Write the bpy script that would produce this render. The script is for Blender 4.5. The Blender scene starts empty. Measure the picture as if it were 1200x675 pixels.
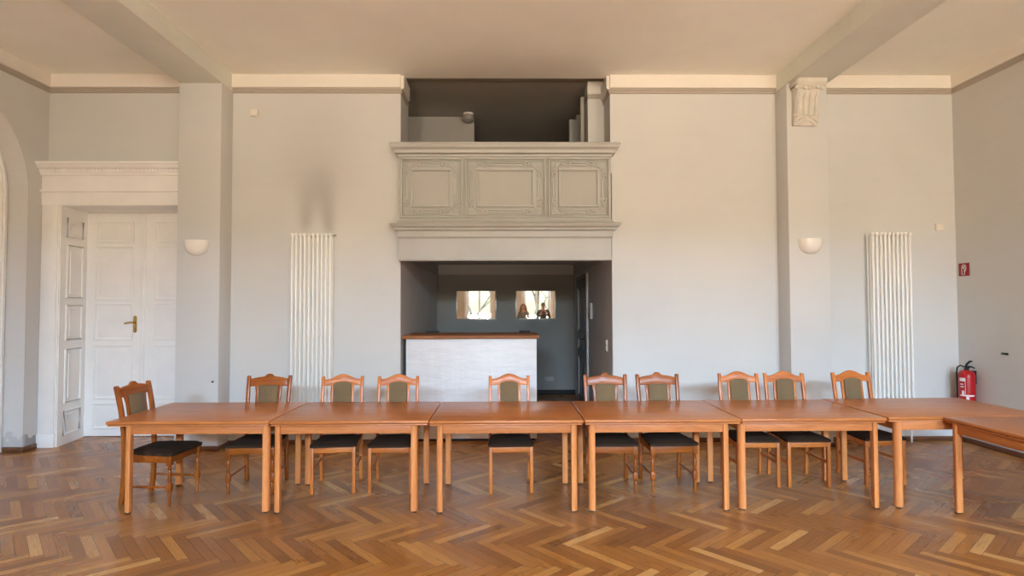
import bpy, bmesh, math, random
from mathutils import Vector, Matrix, Euler
random.seed(7)
SC = bpy.context.scene
COL = SC.collection
R = math.radians

# ---------------------------------------------------------------- camera, world, sun, exposure
cam_d = bpy.data.cameras.new('camera'); cam = bpy.data.objects.new('camera', cam_d); COL.objects.link(cam)
cam_d.sensor_fit = 'HORIZONTAL'; cam_d.sensor_width = 36.0; cam_d.lens = 36.0 * 690.0 / 1200.0
cam_d.clip_start = 0.05; cam_d.clip_end = 400
cam.location = (0, 0, 1.66)
# yaw .71 deg to the right, pitch 1.80 deg up, roll -.18 deg
cam.matrix_world = (Matrix.Translation((0, 0, 1.66)) @ Matrix.Rotation(R(-0.708), 4, 'Z')
                    @ Matrix.Rotation(R(90 + 1.80), 4, 'X') @ Matrix.Rotation(R(-0.18), 4, 'Z'))
SC.camera = cam

W = bpy.data.worlds.new('sky'); SC.world = W; W.use_nodes = True
wt = W.node_tree; wt.nodes.clear()
sky = wt.nodes.new('ShaderNodeTexSky'); sky.sky_type = 'NISHITA'; sky.sun_disc = False
sky.sun_elevation = R(34); sky.sun_rotation = R(30); sky.air_density = 1.2; sky.dust_density = 1.0
SKY_TINT = (1.0, 1.0, 1.0, 1)
tint = wt.nodes.new('ShaderNodeMix'); tint.data_type = 'RGBA'; tint.blend_type = 'MULTIPLY'
tint.inputs[0].default_value = 1.0; tint.inputs[7].default_value = SKY_TINT
bg = wt.nodes.new('ShaderNodeBackground'); bg.inputs[1].default_value = 0.45
wo = wt.nodes.new('ShaderNodeOutputWorld')
wt.links.new(sky.outputs[0], tint.inputs[6]); wt.links.new(tint.outputs[2], bg.inputs[0]); wt.links.new(bg.outputs[0], wo.inputs[0])

sun_d = bpy.data.lights.new('sun', 'SUN'); sun = bpy.data.objects.new('sun', sun_d); COL.objects.link(sun)
sun_d.energy = 2.0; sun_d.angle = R(0.6); sun_d.color = (1.0, 0.99, 0.88)
sun_dir = Vector((0.35, -0.55, -0.75)).normalized()          # the way the light travels
sun.rotation_euler = sun_dir.to_track_quat('-Z', 'Y').to_euler()
sun.location = (-6, 2, 16)

REAR = -5.0                                                  # inner face of the window wall behind the camera
WINS = [(-1.75, -0.62), (0.90, 2.10), (3.95, 5.05)]
WZ0, WZ1 = 1.05, 3.75
SKY_W, YARD_W, FAR_W = 350.0, 1160.0, 5600.0
def daylight(name, x, y, z, wx, wy, elev, watt, col):
    """an area light just outside a window, its face turned into the room at an elevation"""
    ld = bpy.data.lights.new(name, 'AREA'); lo = bpy.data.objects.new(name, ld); COL.objects.link(lo)
    ld.shape = 'RECTANGLE'; ld.size = wx; ld.size_y = wy; ld.energy = watt; ld.color = col
    lo.location = (x, y, z); lo.rotation_euler = Vector((0, math.cos(R(elev)), math.sin(R(elev)))).to_track_quat('-Z', 'Y').to_euler()
for (a, b) in WINS:                                          # cool light off the sky, warm light off the sunlit yard
    daylight('sky_light', (a + b) / 2, REAR - 0.62, 3.35, b - a, 1.1, -60, SKY_W * (b - a), (1.0, 0.95, 0.76))
    daylight('yard_light', (a + b) / 2, REAR - 0.72, 1.02, b - a, 0.8, 62, YARD_W * (b - a), (1.0, 0.735, 0.56))
    daylight('far_sky_light', (a + b) / 2, REAR - 4.0, 4.55, 3.0, 1.2, -12, FAR_W, (0.36, 0.62, 1.0))

SC.view_settings.view_transform = 'Standard'; SC.view_settings.look = 'None'
SC.view_settings.gamma = 1.0; SC.view_settings.use_curve_mapping = False
SC.view_settings.exposure = 0.0
SC.cycles.max_bounces = 12; SC.cycles.diffuse_bounces = 8; SC.cycles.sample_clamp_indirect = 8.0
SC.cycles.denoising_prefilter = 'NONE'
SC.cycles.caustics_reflective = False; SC.cycles.caustics_refractive = False

# ---------------------------------------------------------------- colour + node helpers
def s2l(c): return c / 12.92 if c <= 0.04045 else ((c + 0.055) / 1.055) ** 2.4
def C(r, g, b): return (s2l(r / 255), s2l(g / 255), s2l(b / 255), 1.0)

class X:
    """a node-tree value with arithmetic"""
    def __init__(s, t, v): s.t = t; s.v = v
    def _m(s, op, *a):
        n = s.t.nodes.new('ShaderNodeMath'); n.operation = op
        for k, q in enumerate((s,) + a):
            q = q.v if isinstance(q, X) else q
            if isinstance(q, (int, float)): n.inputs[k].default_value = q
            else: s.t.links.new(q, n.inputs[k])
        return X(s.t, n.outputs[0])
    def __add__(s, o): return s._m('ADD', o)
    def __radd__(s, o): return s._m('ADD', o)
    def __sub__(s, o): return s._m('SUBTRACT', o)
    def __rsub__(s, o): return X(s.t, float(o))._m('SUBTRACT', s)
    def __mul__(s, o): return s._m('MULTIPLY', o)
    def __rmul__(s, o): return s._m('MULTIPLY', o)
    def __truediv__(s, o): return s._m('DIVIDE', o)
    def floor(s): return s._m('FLOOR')
    def fract(s): return s._m('FRACT')
    def pmod(s, n): return s._m('FLOORED_MODULO', n)
    def lt(s, o): return s._m('LESS_THAN', o)
    def min(s, o): return s._m('MINIMUM', o)
    def max(s, o): return s._m('MAXIMUM', o)
    def sq(s): return s * s
    def exp(s): return s._m('EXPONENT')
    def sin(s): return s._m('SINE')
    def step(s, a, b):
        n = s.t.nodes.new('ShaderNodeMapRange'); n.interpolation_type = 'SMOOTHSTEP'
        s.t.links.new(s.v, n.inputs[0]); n.inputs[1].default_value = a; n.inputs[2].default_value = b
        return X(s.t, n.outputs[0])

def new_mat(name):
    m = bpy.data.materials.new(name); m.use_nodes = True
    return m, m.node_tree, m.node_tree.nodes['Principled BSDF']
def coords(t, kind='Object'):
    tc = t.nodes.new('ShaderNodeTexCoord'); sp = t.nodes.new('ShaderNodeSeparateXYZ')
    t.links.new(tc.outputs[kind], sp.inputs[0])
    return tc.outputs[kind], X(t, sp.outputs[0]), X(t, sp.outputs[1]), X(t, sp.outputs[2])
def vec(t, x, y, z):
    n = t.nodes.new('ShaderNodeCombineXYZ')
    for k, q in enumerate((x, y, z)):
        q = q.v if isinstance(q, X) else q
        if isinstance(q, (int, float)): n.inputs[k].default_value = q
        else: t.links.new(q, n.inputs[k])
    return n.outputs[0]
def noise(t, v, scale, detail=4, rough=0.55, dist=0.0):
    n = t.nodes.new('ShaderNodeTexNoise'); n.inputs['Scale'].default_value = scale; n.inputs['Detail'].default_value = detail
    n.inputs['Roughness'].default_value = rough; n.inputs['Distortion'].default_value = dist
    if v is not None: t.links.new(v, n.inputs['Vector'])
    return X(t, n.outputs[0])
def mixc(t, f, a, b, mode='MIX'):
    n = t.nodes.new('ShaderNodeMix'); n.data_type = 'RGBA'; n.blend_type = mode
    for k, q in ((0, f), (6, a), (7, b)):
        q = q.v if isinstance(q, X) else q
        if isinstance(q, (int, float)): n.inputs[k].default_value = q
        elif isinstance(q, tuple): n.inputs[k].default_value = q
        else: t.links.new(q, n.inputs[k])
    return n.outputs[2]
def ramp(t, f, stops):
    n = t.nodes.new('ShaderNodeValToRGB'); el = n.color_ramp.elements
    while len(el) < len(stops): el.new(0.5)
    for e, (p, c) in zip(el, stops): e.position = p; e.color = c
    t.links.new(f.v, n.inputs[0]); return n.outputs[0]
def bump(t, b, h, strength, dist=0.01):
    n = t.nodes.new('ShaderNodeBump'); n.inputs['Strength'].default_value = strength; n.inputs['Distance'].default_value = dist
    t.links.new(h.v, n.inputs['Height']); t.links.new(n.outputs[0], b.inputs['Normal'])

def paint(name, col, rough=0.6, var=0.06, scale=3.0, bmp=0.05, bscale=60, metal=0.0):
    """painted or plain surface: a faint uneven tone and a fine surface grain"""
    m, t, b = new_mat(name); v, x, y, z = coords(t)
    dark = tuple(c * (1 - var) for c in col[:3]) + (1,); lite = tuple(min(1, c * (1 + var)) for c in col[:3]) + (1,)
    f = noise(t, v, scale, 5).step(0.3, 0.7)
    t.links.new(mixc(t, f, dark, lite), b.inputs['Base Color'])
    b.inputs['Roughness'].default_value = rough; b.inputs['Metallic'].default_value = metal
    if bmp: bump(t, b, noise(t, v, bscale, 3), bmp)
    return m

def wood(name, base, dark, axis='X', rough=0.35, scale=1.0, coat=0.0):
    """varnished wood, grain along one axis of the part"""
    m, t, b = new_mat(name); v, x, y, z = coords(t)
    oi = t.nodes.new('ShaderNodeObjectInfo'); r = X(t, oi.outputs['Random'])
    k = {'X': (1.2, 14, 14), 'Y': (14, 1.2, 14), 'Z': (14, 14, 1.2)}[axis]
    q = vec(t, x * k[0] + r * 37.0, y * k[1] + r * 11.0, z * k[2] + r * 23.0)
    g = noise(t, q, 1.6 * scale, 6, 0.6, 0.6)
    fine = noise(t, q, 9 * scale, 3, 0.6)
    f = (g * 0.75 + fine * 0.35).step(0.32, 0.78)
    c = mixc(t, f, base, dark)
    tone = mixc(t, r, (0.94, 0.93, 0.92, 1), (1.04, 1.04, 1.04, 1))
    t.links.new(mixc(t, 1.0, c, tone, 'MULTIPLY'), b.inputs['Base Color'])
    b.inputs['Roughness'].default_value = rough; b.inputs['Coat Weight'].default_value = coat; b.inputs['Specular IOR Level'].default_value = 0.4
    bump(t, b, fine, 0.04)
    return m

# ---------------------------------------------------------------- materials
def wall_material(name, col, soot=False, damp=False):
    m, t, b = new_mat(name); v, x, y, z = coords(t)
    big = noise(t, v, 0.55, 4, 0.5).step(0.3, 0.7)
    c = mixc(t, big, tuple(q * 0.95 for q in col[:3]) + (1,), tuple(min(1, q * 1.03) for q in col[:3]) + (1,))
    sp = noise(t, v, 7.0, 6, 0.7).step(0.62, 0.8)
    c = mixc(t, sp * 0.16, c, tuple(q * 0.8 for q in col[:3]) + (1,))
    sx = noise(t, vec(t, x * 0.8, y * 0.8, z * 9.0), 1.4, 5, 0.6).step(0.4, 0.75)      # roller and trowel streaks
    c = mixc(t, sx * 0.10, c, tuple(q * 0.84 for q in col[:3]) + (1,))
    if soot:                                                    # two plumes of soot over the left radiator, and the haze above
        wob = (noise(t, v, 1.3, 4) - 0.5) * 0.25
        def plume(x0, wd, z0, z1, a):
            d = (x + wob * (z - 2.4).max(0.0) - x0 + (z - 2.6).max(0.0) * (x0 + 2.31) * 0.6) / ((z - 2.5).max(0.0) * 0.14 + wd)
            return ((d.sq() * -1.0).exp()) * z.step(z0 - 0.12, z0 + 0.12) * (1.0 - z.step(z0 + 0.05, z1)) * a
        s = plume(-2.45, 0.055, 2.60, 3.5, 0.34) + plume(-2.16, 0.055, 2.56, 3.7, 0.38)
        d = (x + wob - -2.36) / 0.55
        s = s + ((d.sq() * -1.0).exp()) * z.step(2.5, 3.3) * (1.0 - z.step(3.3, 4.6)) * 0.17
        inroom = (1.0 - y.step(7.3, 7.35)) * y.step(7.0, 7.1)
        c = mixc(t, (s * inroom).min(0.8), c, C(112, 98, 88))
    if damp:                                                    # damp and peeled patch low on the wall by the door
        n1 = noise(t, v, 3.0, 5, 0.6)
        f = (1.0 - (z + (n1 - 0.5) * 0.8).step(0.14, 0.17)) * (y.step(6.93, 6.99) * 0.65 + 0.35)
        c = mixc(t, f * 0.75, c, C(128, 122, 122))
    t.links.new(c, b.inputs['Base Color']); b.inputs['Roughness'].default_value = 0.75
    bump(t, b, noise(t, v, 22, 6, 0.65) + noise(t, v, 3, 2) * 0.8, 0.05, 0.01)
    return m

M = {}
M['wall'] = wall_material('wall_paint', C(211, 210, 207), soot=True)
M['wall_damp'] = wall_material('wall_paint_damp', C(209, 207, 204), damp=True)
M['ceil'] = paint('ceiling_paint', C(246, 246, 238), 0.8, 0.05, 0.5, 0.04, 30)
M['beam'] = paint('beam_paint', C(234, 236, 226), 0.75, 0.03, 1.5)
M['cornice'] = paint('cornice_white', C(234, 228, 218), 0.6, 0.02, 2)
M['rail'] = paint('picture_rail_grey', C(176, 166, 154), 0.6, 0.03, 2)
M['door'] = paint('door_white', C(242, 240, 237), 0.4, 0.03, 2.5, 0.03, 25)
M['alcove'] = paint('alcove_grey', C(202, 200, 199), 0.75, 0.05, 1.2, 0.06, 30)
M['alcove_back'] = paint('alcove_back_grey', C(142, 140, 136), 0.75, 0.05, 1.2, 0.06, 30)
M['alcove_band'] = paint('alcove_band', C(176, 174, 172), 0.7, 0.03, 1.2)
M['loft'] = paint('loft_grey', C(170, 164, 156), 0.8, 0.05, 1.0)
M['balcony'] = paint('balcony_grey', C(180, 179, 174), 0.5, 0.035, 3, 0.05, 35)
M['balcony_field'] = paint('balcony_field', C(173, 171, 166), 0.55, 0.03, 2, 0.05, 35)
M['white_metal'] = paint('radiator_enamel', C(247, 246, 242), 0.3, 0.01, 3, 0)
M['plastic'] = paint('white_plastic', C(232, 226, 214), 0.4, 0.01, 5, 0)
M['lampglass'] = paint('lamp_glass', C(240, 236, 228), 0.25, 0.01, 5, 0)
M['grey_glass'] = paint('grey_lamp_glass', C(150, 144, 136), 0.35, 0.02, 5, 0)  # one even grey for the dome lamp globe
M['stucco'] = paint('stucco', C(216, 211, 200), 0.7, 0.06, 9, 0.15, 40)
M['dark'] = paint('dark_board_and_shade', C(34, 30, 28), 0.7, 0.1, 4)  # dark baseboard and trays; on the counter plinth, black for kickspace shadow
M['black'] = paint('black_plastic', C(22, 22, 24), 0.35, 0.1, 6, 0)
M['brass'] = paint('brass', C(196, 162, 92), 0.25, 0.06, 20, 0, metal=1.0)
M['steel'] = paint('steel', C(150, 150, 150), 0.35, 0.05, 20, 0, metal=1.0)
M['red'] = paint('extinguisher_red', C(178, 18, 26), 0.3, 0.03, 4, 0)
M['sign_red'] = paint('sign_red', C(140, 10, 16), 0.45, 0.03, 4, 0)
M['label_white'] = paint('label_white', C(232, 226, 222), 0.5, 0.02, 6, 0)
M['alcove_door'] = paint('alcove_door_grey', C(112, 112, 114), 0.45, 0.04, 3)
M['alcove_door_edge'] = paint('alcove_door_trim', C(206, 206, 204), 0.45, 0.02, 3)
M['base'] = wood('baseboard_wood', C(128, 86, 58), C(88, 54, 34), 'X', 0.45)
M['base_y'] = wood('baseboard_wood_side', C(128, 86, 58), C(88, 54, 34), 'Y', 0.45)
M['tab_x'] = wood('table_beech_lengthwise', C(198, 124, 68), C(164, 92, 44), 'X', 0.28)
M['tab_y'] = wood('table_beech_crosswise', C(198, 124, 68), C(164, 92, 44), 'Y', 0.28)
M['tab_z'] = wood('table_beech_upright', C(218, 142, 82), C(190, 112, 58), 'Z', 0.36)
M['edge_x'] = wood('table_edge', C(210, 134, 78), C(178, 102, 54), 'X', 0.35)
M['chb_x'] = wood('light_chair_wood_across', C(208, 126, 60), C(168, 88, 36), 'X', 0.32)
M['chb_z'] = wood('light_chair_wood_upright', C(208, 126, 60), C(168, 88, 36), 'Z', 0.32)
M['cha_x'] = wood('red_chair_wood_across', C(170, 92, 30), C(122, 60, 16), 'X', 0.3)
M['cha_z'] = wood('red_chair_wood_upright', C(170, 92, 30), C(122, 60, 16), 'Z', 0.3)
M['counter_top'] = wood('counter_top_wood', C(170, 110, 66), C(126, 74, 40), 'X', 0.6)
M['tree'] = paint('bark', C(84, 72, 60), 0.85, 0.2, 12, 0.3, 20)
M['leaf'] = paint('tree_leaf', C(96, 124, 62), 0.6, 0.25, 3, 0)
M['ground'] = paint('yard_gravel', C(206, 204, 190), 0.9, 0.08, 2)
M['skin'] = paint('skin', C(214, 168, 142), 0.5, 0.04, 20, 0)
M['hair_light'] = paint('light_brown_hair', C(146, 116, 84), 0.55, 0.2, 40, 0.2, 80)
M['hair_grey'] = paint('short_grey_hair', C(112, 104, 98), 0.6, 0.2, 40, 0.2, 80)
M['knit_grey'] = paint('grey_knit', C(128, 126, 124), 0.9, 0.08, 30, 0.2, 120)
M['knit_dark'] = paint('dark_knit', C(86, 84, 84), 0.9, 0.08, 30, 0.2, 120)
M['denim'] = paint('dark_trousers', C(50, 54, 66), 0.85, 0.1, 20, 0.1, 90)
M['shoe'] = paint('shoe_leather', C(48, 36, 30), 0.5, 0.1, 15, 0)

def plaster_front():
    m, t, b = new_mat('counter_white_plaster'); v, x, y, z = coords(t)
    n = noise(t, vec(t, x * 1.4, y, z * 7.0), 2.0, 5, 0.6, 1.2)
    f = n.step(0.35, 0.7)
    t.links.new(mixc(t, f * 0.35, C(226, 224, 224), C(202, 201, 205)), b.inputs['Base Color'])
    b.inputs['Roughness'].default_value = 0.42
    bump(t, b, n + noise(t, vec(t, x * 6.0, y, z * 0.6), 1.2, 3) * 1.2, 0.22, 0.03)
    return m
M['plaster'] = plaster_front()

def fabric():
    m, t, b = new_mat('chair_fabric'); v, x, y, z = coords(t)
    k = 2 * math.pi / 0.017
    p = (((x + z + y * 0.6) * k).sin() * ((x - z - y * 0.6) * k).sin())
    f = p.step(0.1, 0.6)
    w = noise(t, v, 260, 2)
    c = mixc(t, f, C(108, 86, 58), C(158, 132, 88))
    c = mixc(t, w.step(0.3, 0.7) * 0.4, c, C(52, 42, 36))
    t.links.new(c, b.inputs['Base Color']); b.inputs['Roughness'].default_value = 0.85
    b.inputs['Sheen Weight'].default_value = 0.15
    bump(t, b, p + w, 0.15, 0.003)
    return m
M['fabric'] = fabric()

def seat_fabric():
    m, t, b = new_mat('seat_fabric'); v, x, y, z = coords(t)
    k = 2 * math.pi / 0.02
    p = (((x + y + z * 0.6) * k).sin() * ((x - y - z * 0.6) * k).sin())
    w = noise(t, v, 260, 2)
    c = mixc(t, p.step(0.2, 0.7), C(50, 36, 26), C(78, 57, 40))
    t.links.new(c, b.inputs['Base Color']); b.inputs['Roughness'].default_value = 0.95; b.inputs['Specular IOR Level'].default_value = 0.12
    bump(t, b, p + w, 0.15, 0.003)
    return m
M['seat'] = seat_fabric()

def parquet():
    m, t, b = new_mat('herringbone_parquet'); v, x, y, z = coords(t)
    w, n = 0.0715, 7
    a = R(-4.0); ca, sa = math.cos(a), math.sin(a)
    xr = x * ca + y * sa; yr = y * ca - x * sa + 0.06
    u = (xr + yr) / (math.sqrt(2) * w); q = (xr - yr) / (math.sqrt(2) * w)
    i, j = u.floor(), q.floor(); d = i - j; mm = d.pmod(2.0 * n); k = (d / (2.0 * n)).floor()
    h = mm.lt(n - 0.5); nh = 1.0 - h
    along = h * (u.fract() + mm) + nh * (q.fract() + (2 * n - 1 - mm))
    across = h * q.fract() + nh * u.fract()
    wn = t.nodes.new('ShaderNodeTexWhiteNoise'); wn.noise_dimensions = '3D'
    t.links.new(vec(t, h * j + nh * i, k, nh * 1.0 + 0.5), wn.inputs['Vector'])
    r = X(t, wn.outputs['Value']); sc = t.nodes.new('ShaderNodeSeparateColor'); t.links.new(wn.outputs['Color'], sc.inputs[0])
    r2 = X(t, sc.outputs[1])
    e = (across.min(1.0 - across) * w).min(along.min(float(n) - along) * w)
    gap = 1.0 - e.step(0.0006, 0.0024)
    gv = vec(t, along * (w * 3.0) + r * 91.0, across * (w * 42.0) + r2 * 57.0, r * 19.0)
    g = noise(t, gv, 2.2, 6, 0.62, 0.8); g2 = noise(t, gv, 10, 3, 0.6)
    base = ramp(t, r, [(0.0, C(132, 80, 32)), (0.18, C(152, 95, 40)), (0.5, C(166, 107, 47)), (0.8, C(178, 119, 55)), (0.95, C(198, 140, 72)), (1.0, C(212, 160, 94))])
    c = mixc(t, g.step(0.35, 0.75) * 0.45, base, C(104, 58, 22))
    c = mixc(t, g2.step(0.5, 0.8) * 0.18, c, C(188, 140, 96))
    worn = noise(t, v, 0.6, 4).step(0.4, 0.7)
    c = mixc(t, worn * 0.16, c, C(186, 154, 122))
    c = mixc(t, gap * 0.85, c, C(38, 22, 14))
    t.links.new(c, b.inputs['Base Color'])
    rr = r2 * 0.10 + g * 0.10 + worn * 0.06 + 0.20
    t.links.new(rr.v, b.inputs['Roughness'])
    b.inputs['Specular IOR Level'].default_value = 0.5
    bump(t, b, g2 * 0.15 - gap * 1.0 + r * 0.3, 0.25, 0.002)
    return m
M['parquet'] = parquet()

def pane():
    m = bpy.data.materials.new('window_pane'); m.use_nodes = True; t = m.node_tree; t.nodes.clear()
    o = t.nodes.new('ShaderNodeOutputMaterial'); tr = t.nodes.new('ShaderNodeBsdfTransparent'); gl = t.nodes.new('ShaderNodeBsdfGlossy')
    gl.inputs['Roughness'].default_value = 0.02; fr = t.nodes.new('ShaderNodeFresnel'); fr.inputs[0].default_value = 1.45
    tr.inputs[0].default_value = (0.95, 0.97, 0.96, 1)
    mx = t.nodes.new('ShaderNodeMixShader'); t.links.new(fr.outputs[0], mx.inputs[0]); t.links.new(tr.outputs[0], mx.inputs[1]); t.links.new(gl.outputs[0], mx.inputs[2])
    t.links.new(mx.outputs[0], o.inputs[0]); return m
M['pane'] = pane()
def mirror():
    m, t, b = new_mat('mirror_silver'); v, x, y, z = coords(t)
    b.inputs['Metallic'].default_value = 1.0; b.inputs['Roughness'].default_value = 0.02
    t.links.new(mixc(t, noise(t, v, 6, 3).step(0.3, 0.7), C(236, 236, 234), C(242, 242, 240)), b.inputs['Base Color']); return m
M['mirror'] = mirror()

# ---------------------------------------------------------------- mesh helpers
class MB:
    def __init__(s): s.bm = bmesh.new()
    def box(s, x0, x1, y0, y1, z0, z1, bev=0.0, seg=2):
        t = bmesh.new(); bmesh.ops.create_cube(t, size=1)
        for v in t.verts: v.co = Vector(((x0 + x1) / 2 + v.co.x * (x1 - x0), (y0 + y1) / 2 + v.co.y * (y1 - y0), (z0 + z1) / 2 + v.co.z * (z1 - z0)))
        if bev: bmesh.ops.bevel(t, geom=t.edges[:], offset=bev, segments=seg, profile=0.5, affect='EDGES')
        return s.add(t)
    def add(s, t, mx=None):
        if mx is not None: bmesh.ops.transform(t, matrix=mx, verts=t.verts)
        me = bpy.data.meshes.new('tmp'); t.to_mesh(me); t.free(); s.bm.from_mesh(me); bpy.data.meshes.remove(me); return s
    def prism(s, pts, plane, a, b, bev=0.0, fn=None):
        """closed outline PTS in a plane ('xz','yz','xy') pushed from a to b along the third axis"""
        t = bmesh.new()
        def P(p, c): return {'xz': (p[0], c, p[1]), 'yz': (c, p[0], p[1]), 'xy': (p[0], p[1], c)}[plane]
        A = [t.verts.new(P(p, a)) for p in pts]; B = [t.verts.new(P(p, b)) for p in pts]
        t.faces.new(A); t.faces.new(B[::-1]); n = len(pts)
        for k in range(n): t.faces.new((A[k], B[k], B[(k + 1) % n], A[(k + 1) % n]))
        bmesh.ops.recalc_face_normals(t, faces=t.faces)
        if bev:
            es = [e for e in t.edges if e.calc_face_angle(0) > 0.5]
            bmesh.ops.bevel(t, geom=es, offset=bev, segments=2, profile=0.5, affect='EDGES')
        if fn:
            for v in t.verts: v.co = Vector(fn(*v.co))
        return s.add(t)
    def lathe(s, prof, c=(0, 0, 0), seg=20, axis='Z', a0=0.0, a1=2 * math.pi):
        t = bmesh.new(); full = abs(a1 - a0 - 2 * math.pi) < 1e-6; rows = []
        for (r, h) in prof:
            row = []
            for k in range(seg if full else seg + 1):
                a = a0 + (a1 - a0) * k / seg
                p = (r * math.cos(a), r * math.sin(a), h)
                if axis == 'X': p = (h, p[0], p[1])
                if axis == 'Y': p = (p[0], h, p[1])
                row.append(t.verts.new((p[0] + c[0], p[1] + c[1], p[2] + c[2])))
            rows.append(row)
        for r0, r1 in zip(rows, rows[1:]):
            m = len(r0)
            for k in range(m if full else m - 1):
                t.faces.new((r0[k], r0[(k + 1) % m], r1[(k + 1) % m], r1[k]))
        if full:
            t.faces.new(rows[0][::-1]); t.faces.new(rows[-1])
        bmesh.ops.remove_doubles(t, verts=t.verts, dist=1e-5)
        bmesh.ops.recalc_face_normals(t, faces=t.faces)
        return s.add(t)
    def tube(s, pts, r, seg=8, closed=False):
        t = bmesh.new(); pts = [Vector(p) for p in pts]; n = len(pts); rows = []
        rr = r if isinstance(r, (list, tuple)) else [r] * n
        up = None
        for k, p in enumerate(pts):
            if closed: d = pts[(k + 1) % n] - pts[k - 1]
            else: d = pts[min(k + 1, n - 1)] - pts[max(k - 1, 0)]
            d.normalize()
            if up is None: up = Vector((0, 0, 1)) if abs(d.z) < 0.9 else Vector((1, 0, 0))
            e1 = d.cross(up).normalized(); e2 = e1.cross(d).normalized(); up = e2
            rows.append([t.verts.new(p + (e1 * math.cos(a) + e2 * math.sin(a)) * rr[k]) for a in [2 * math.pi * q / seg for q in range(seg)]])
        rng = range(n if closed else n - 1)
        for k in rng:
            a, b = rows[k], rows[(k + 1) % n]
            for q in range(seg): t.faces.new((a[q], a[(q + 1) % seg], b[(q + 1) % seg], b[q]))
        if not closed: t.faces.new(rows[0][::-1]); t.faces.new(rows[-1])
        bmesh.ops.recalc_face_normals(t, faces=t.faces)
        return s.add(t)
    def frame(s, x0, x1, z0, z1, w, y0, y1, bev=0.0):
        """a rectangular moulding of width w, standing in the xz plane"""
        s.box(x0, x1, y0, y1, z1 - w, z1, bev); s.box(x0, x1, y0, y1, z0, z0 + w, bev)
        s.box(x0, x0 + w, y0, y1, z0 + w, z1 - w, bev); s.box(x1 - w, x1, y0, y1, z0 + w, z1 - w, bev); return s
    def sphere(s, c, r, sx=1, sy=1, sz=1, seg=16):
        t = bmesh.new(); bmesh.ops.create_uvsphere(t, u_segments=seg, v_segments=seg // 2 + 2, radius=r)
        for v in t.verts: v.co = Vector((c[0] + v.co.x * sx, c[1] + v.co.y * sy, c[2] + v.co.z * sz))
        return s.add(t)
    def build(s, name, mat, parent=None, smooth=35):
        me = bpy.data.meshes.new(name); s.bm.to_mesh(me); s.bm.free(); me.materials.append(mat)
        if smooth:
            me.polygons.foreach_set('use_smooth', [True] * len(me.polygons)); me.set_sharp_from_angle(angle=R(smooth))
        o = bpy.data.objects.new(name, me); COL.objects.link(o)
        if parent: o.parent = parent
        return o

def tag(o, label=None, cat=None, group=None, kind=None):
    if label: o['label'] = label
    if cat: o['category'] = cat
    if group: o['group'] = group
    if kind: o['kind'] = kind
    return o
def empty(name, loc, rz=0.0, label=None, cat=None, group=None, kind=None):
    o = bpy.data.objects.new(name, None); COL.objects.link(o); o.location = loc; o.rotation_euler = (0, 0, rz); o.empty_display_size = 0.1
    return tag(o, label, cat, group, kind)
def struct(mb, name, mat, label, smooth=35):
    return tag(mb.build(name, mat, None, smooth), label, name.split('_')[0], None, 'structure')
def copy_tree(o, parent=None):
    c = o.copy(); COL.objects.link(c); c.parent = parent
    for ch in list(o.children): copy_tree(ch, c)
    return c

# ================================================================ THE ROOM
XL, XRW, Y0, ZC = -5.58, 5.60, 7.22, 4.52
struct(MB().box(-6.2, 6.2, REAR - 0.45, 11.5, -0.12, 0.0), 'floor', M['parquet'], 'worn brown herringbone parquet floor')
struct(MB().box(-6.1, 6.1, REAR - 0.45, Y0 + 0.08, ZC, ZC + 0.3), 'ceiling', M['ceil'], 'plain warm white ceiling')

# back wall with the door, alcove and loft openings (thickness 7.22 .. 7.67)
YB = 7.67
w = MB()
w.box(-6.1, -5.43, Y0, YB + 0.12, 0, 4.7); w.box(-5.43, -3.72, Y0, YB + 0.12, 2.90, 4.7); w.box(-3.72, -1.28, Y0, YB + 0.12, 0, 4.7)
w.box(1.325, 6.1, Y0, YB, 0, 4.7); w.box(1.312, 1.325, Y0, YB, 3.3, 4.7)
w.box(-1.6, 1.6, Y0 + 0.08, YB + 0.1, 4.78, 4.9)
struct(w, 'wall_back', M['wall'], 'grey white plaster wall with sooty plumes over the left radiator', 0)
struct(MB().box(-5.7, -3.5, YB + 0.11, YB + 0.3, 0, 3.1), 'wall_light_stop', M['alcove'], 'added backing wall blocking stray sky light behind the white double door')  # unseen backing, added to stop sky light leaking past the door
# left wall with an arched niche
w = MB(); yc, ra, zs = 5.83, 1.10, 3.0
w.box(-6.1, XL, REAR - 0.45, yc - ra, 0, 4.7); w.box(-6.1, XL, yc + ra, Y0 + 0.05, 0, 4.7)
N = 32
arc = [(yc + ra * math.cos(math.pi * k / N), zs + ra * math.sin(math.pi * k / N)) for k in range(N + 1)]
for (a, b) in zip(arc, arc[1:]): w.prism([a, (a[0], 4.7), (b[0], 4.7), b], 'yz', -6.1, XL)
struct(w, 'wall_left', M['wall_damp'], 'grey white plaster wall with an arched door niche', 0)
struct(MB().box(XRW, 6.0, REAR - 0.45, Y0 + 0.05, 0, 4.7), 'wall_right', M['wall'], 'plain grey white plaster wall on the right')
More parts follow.
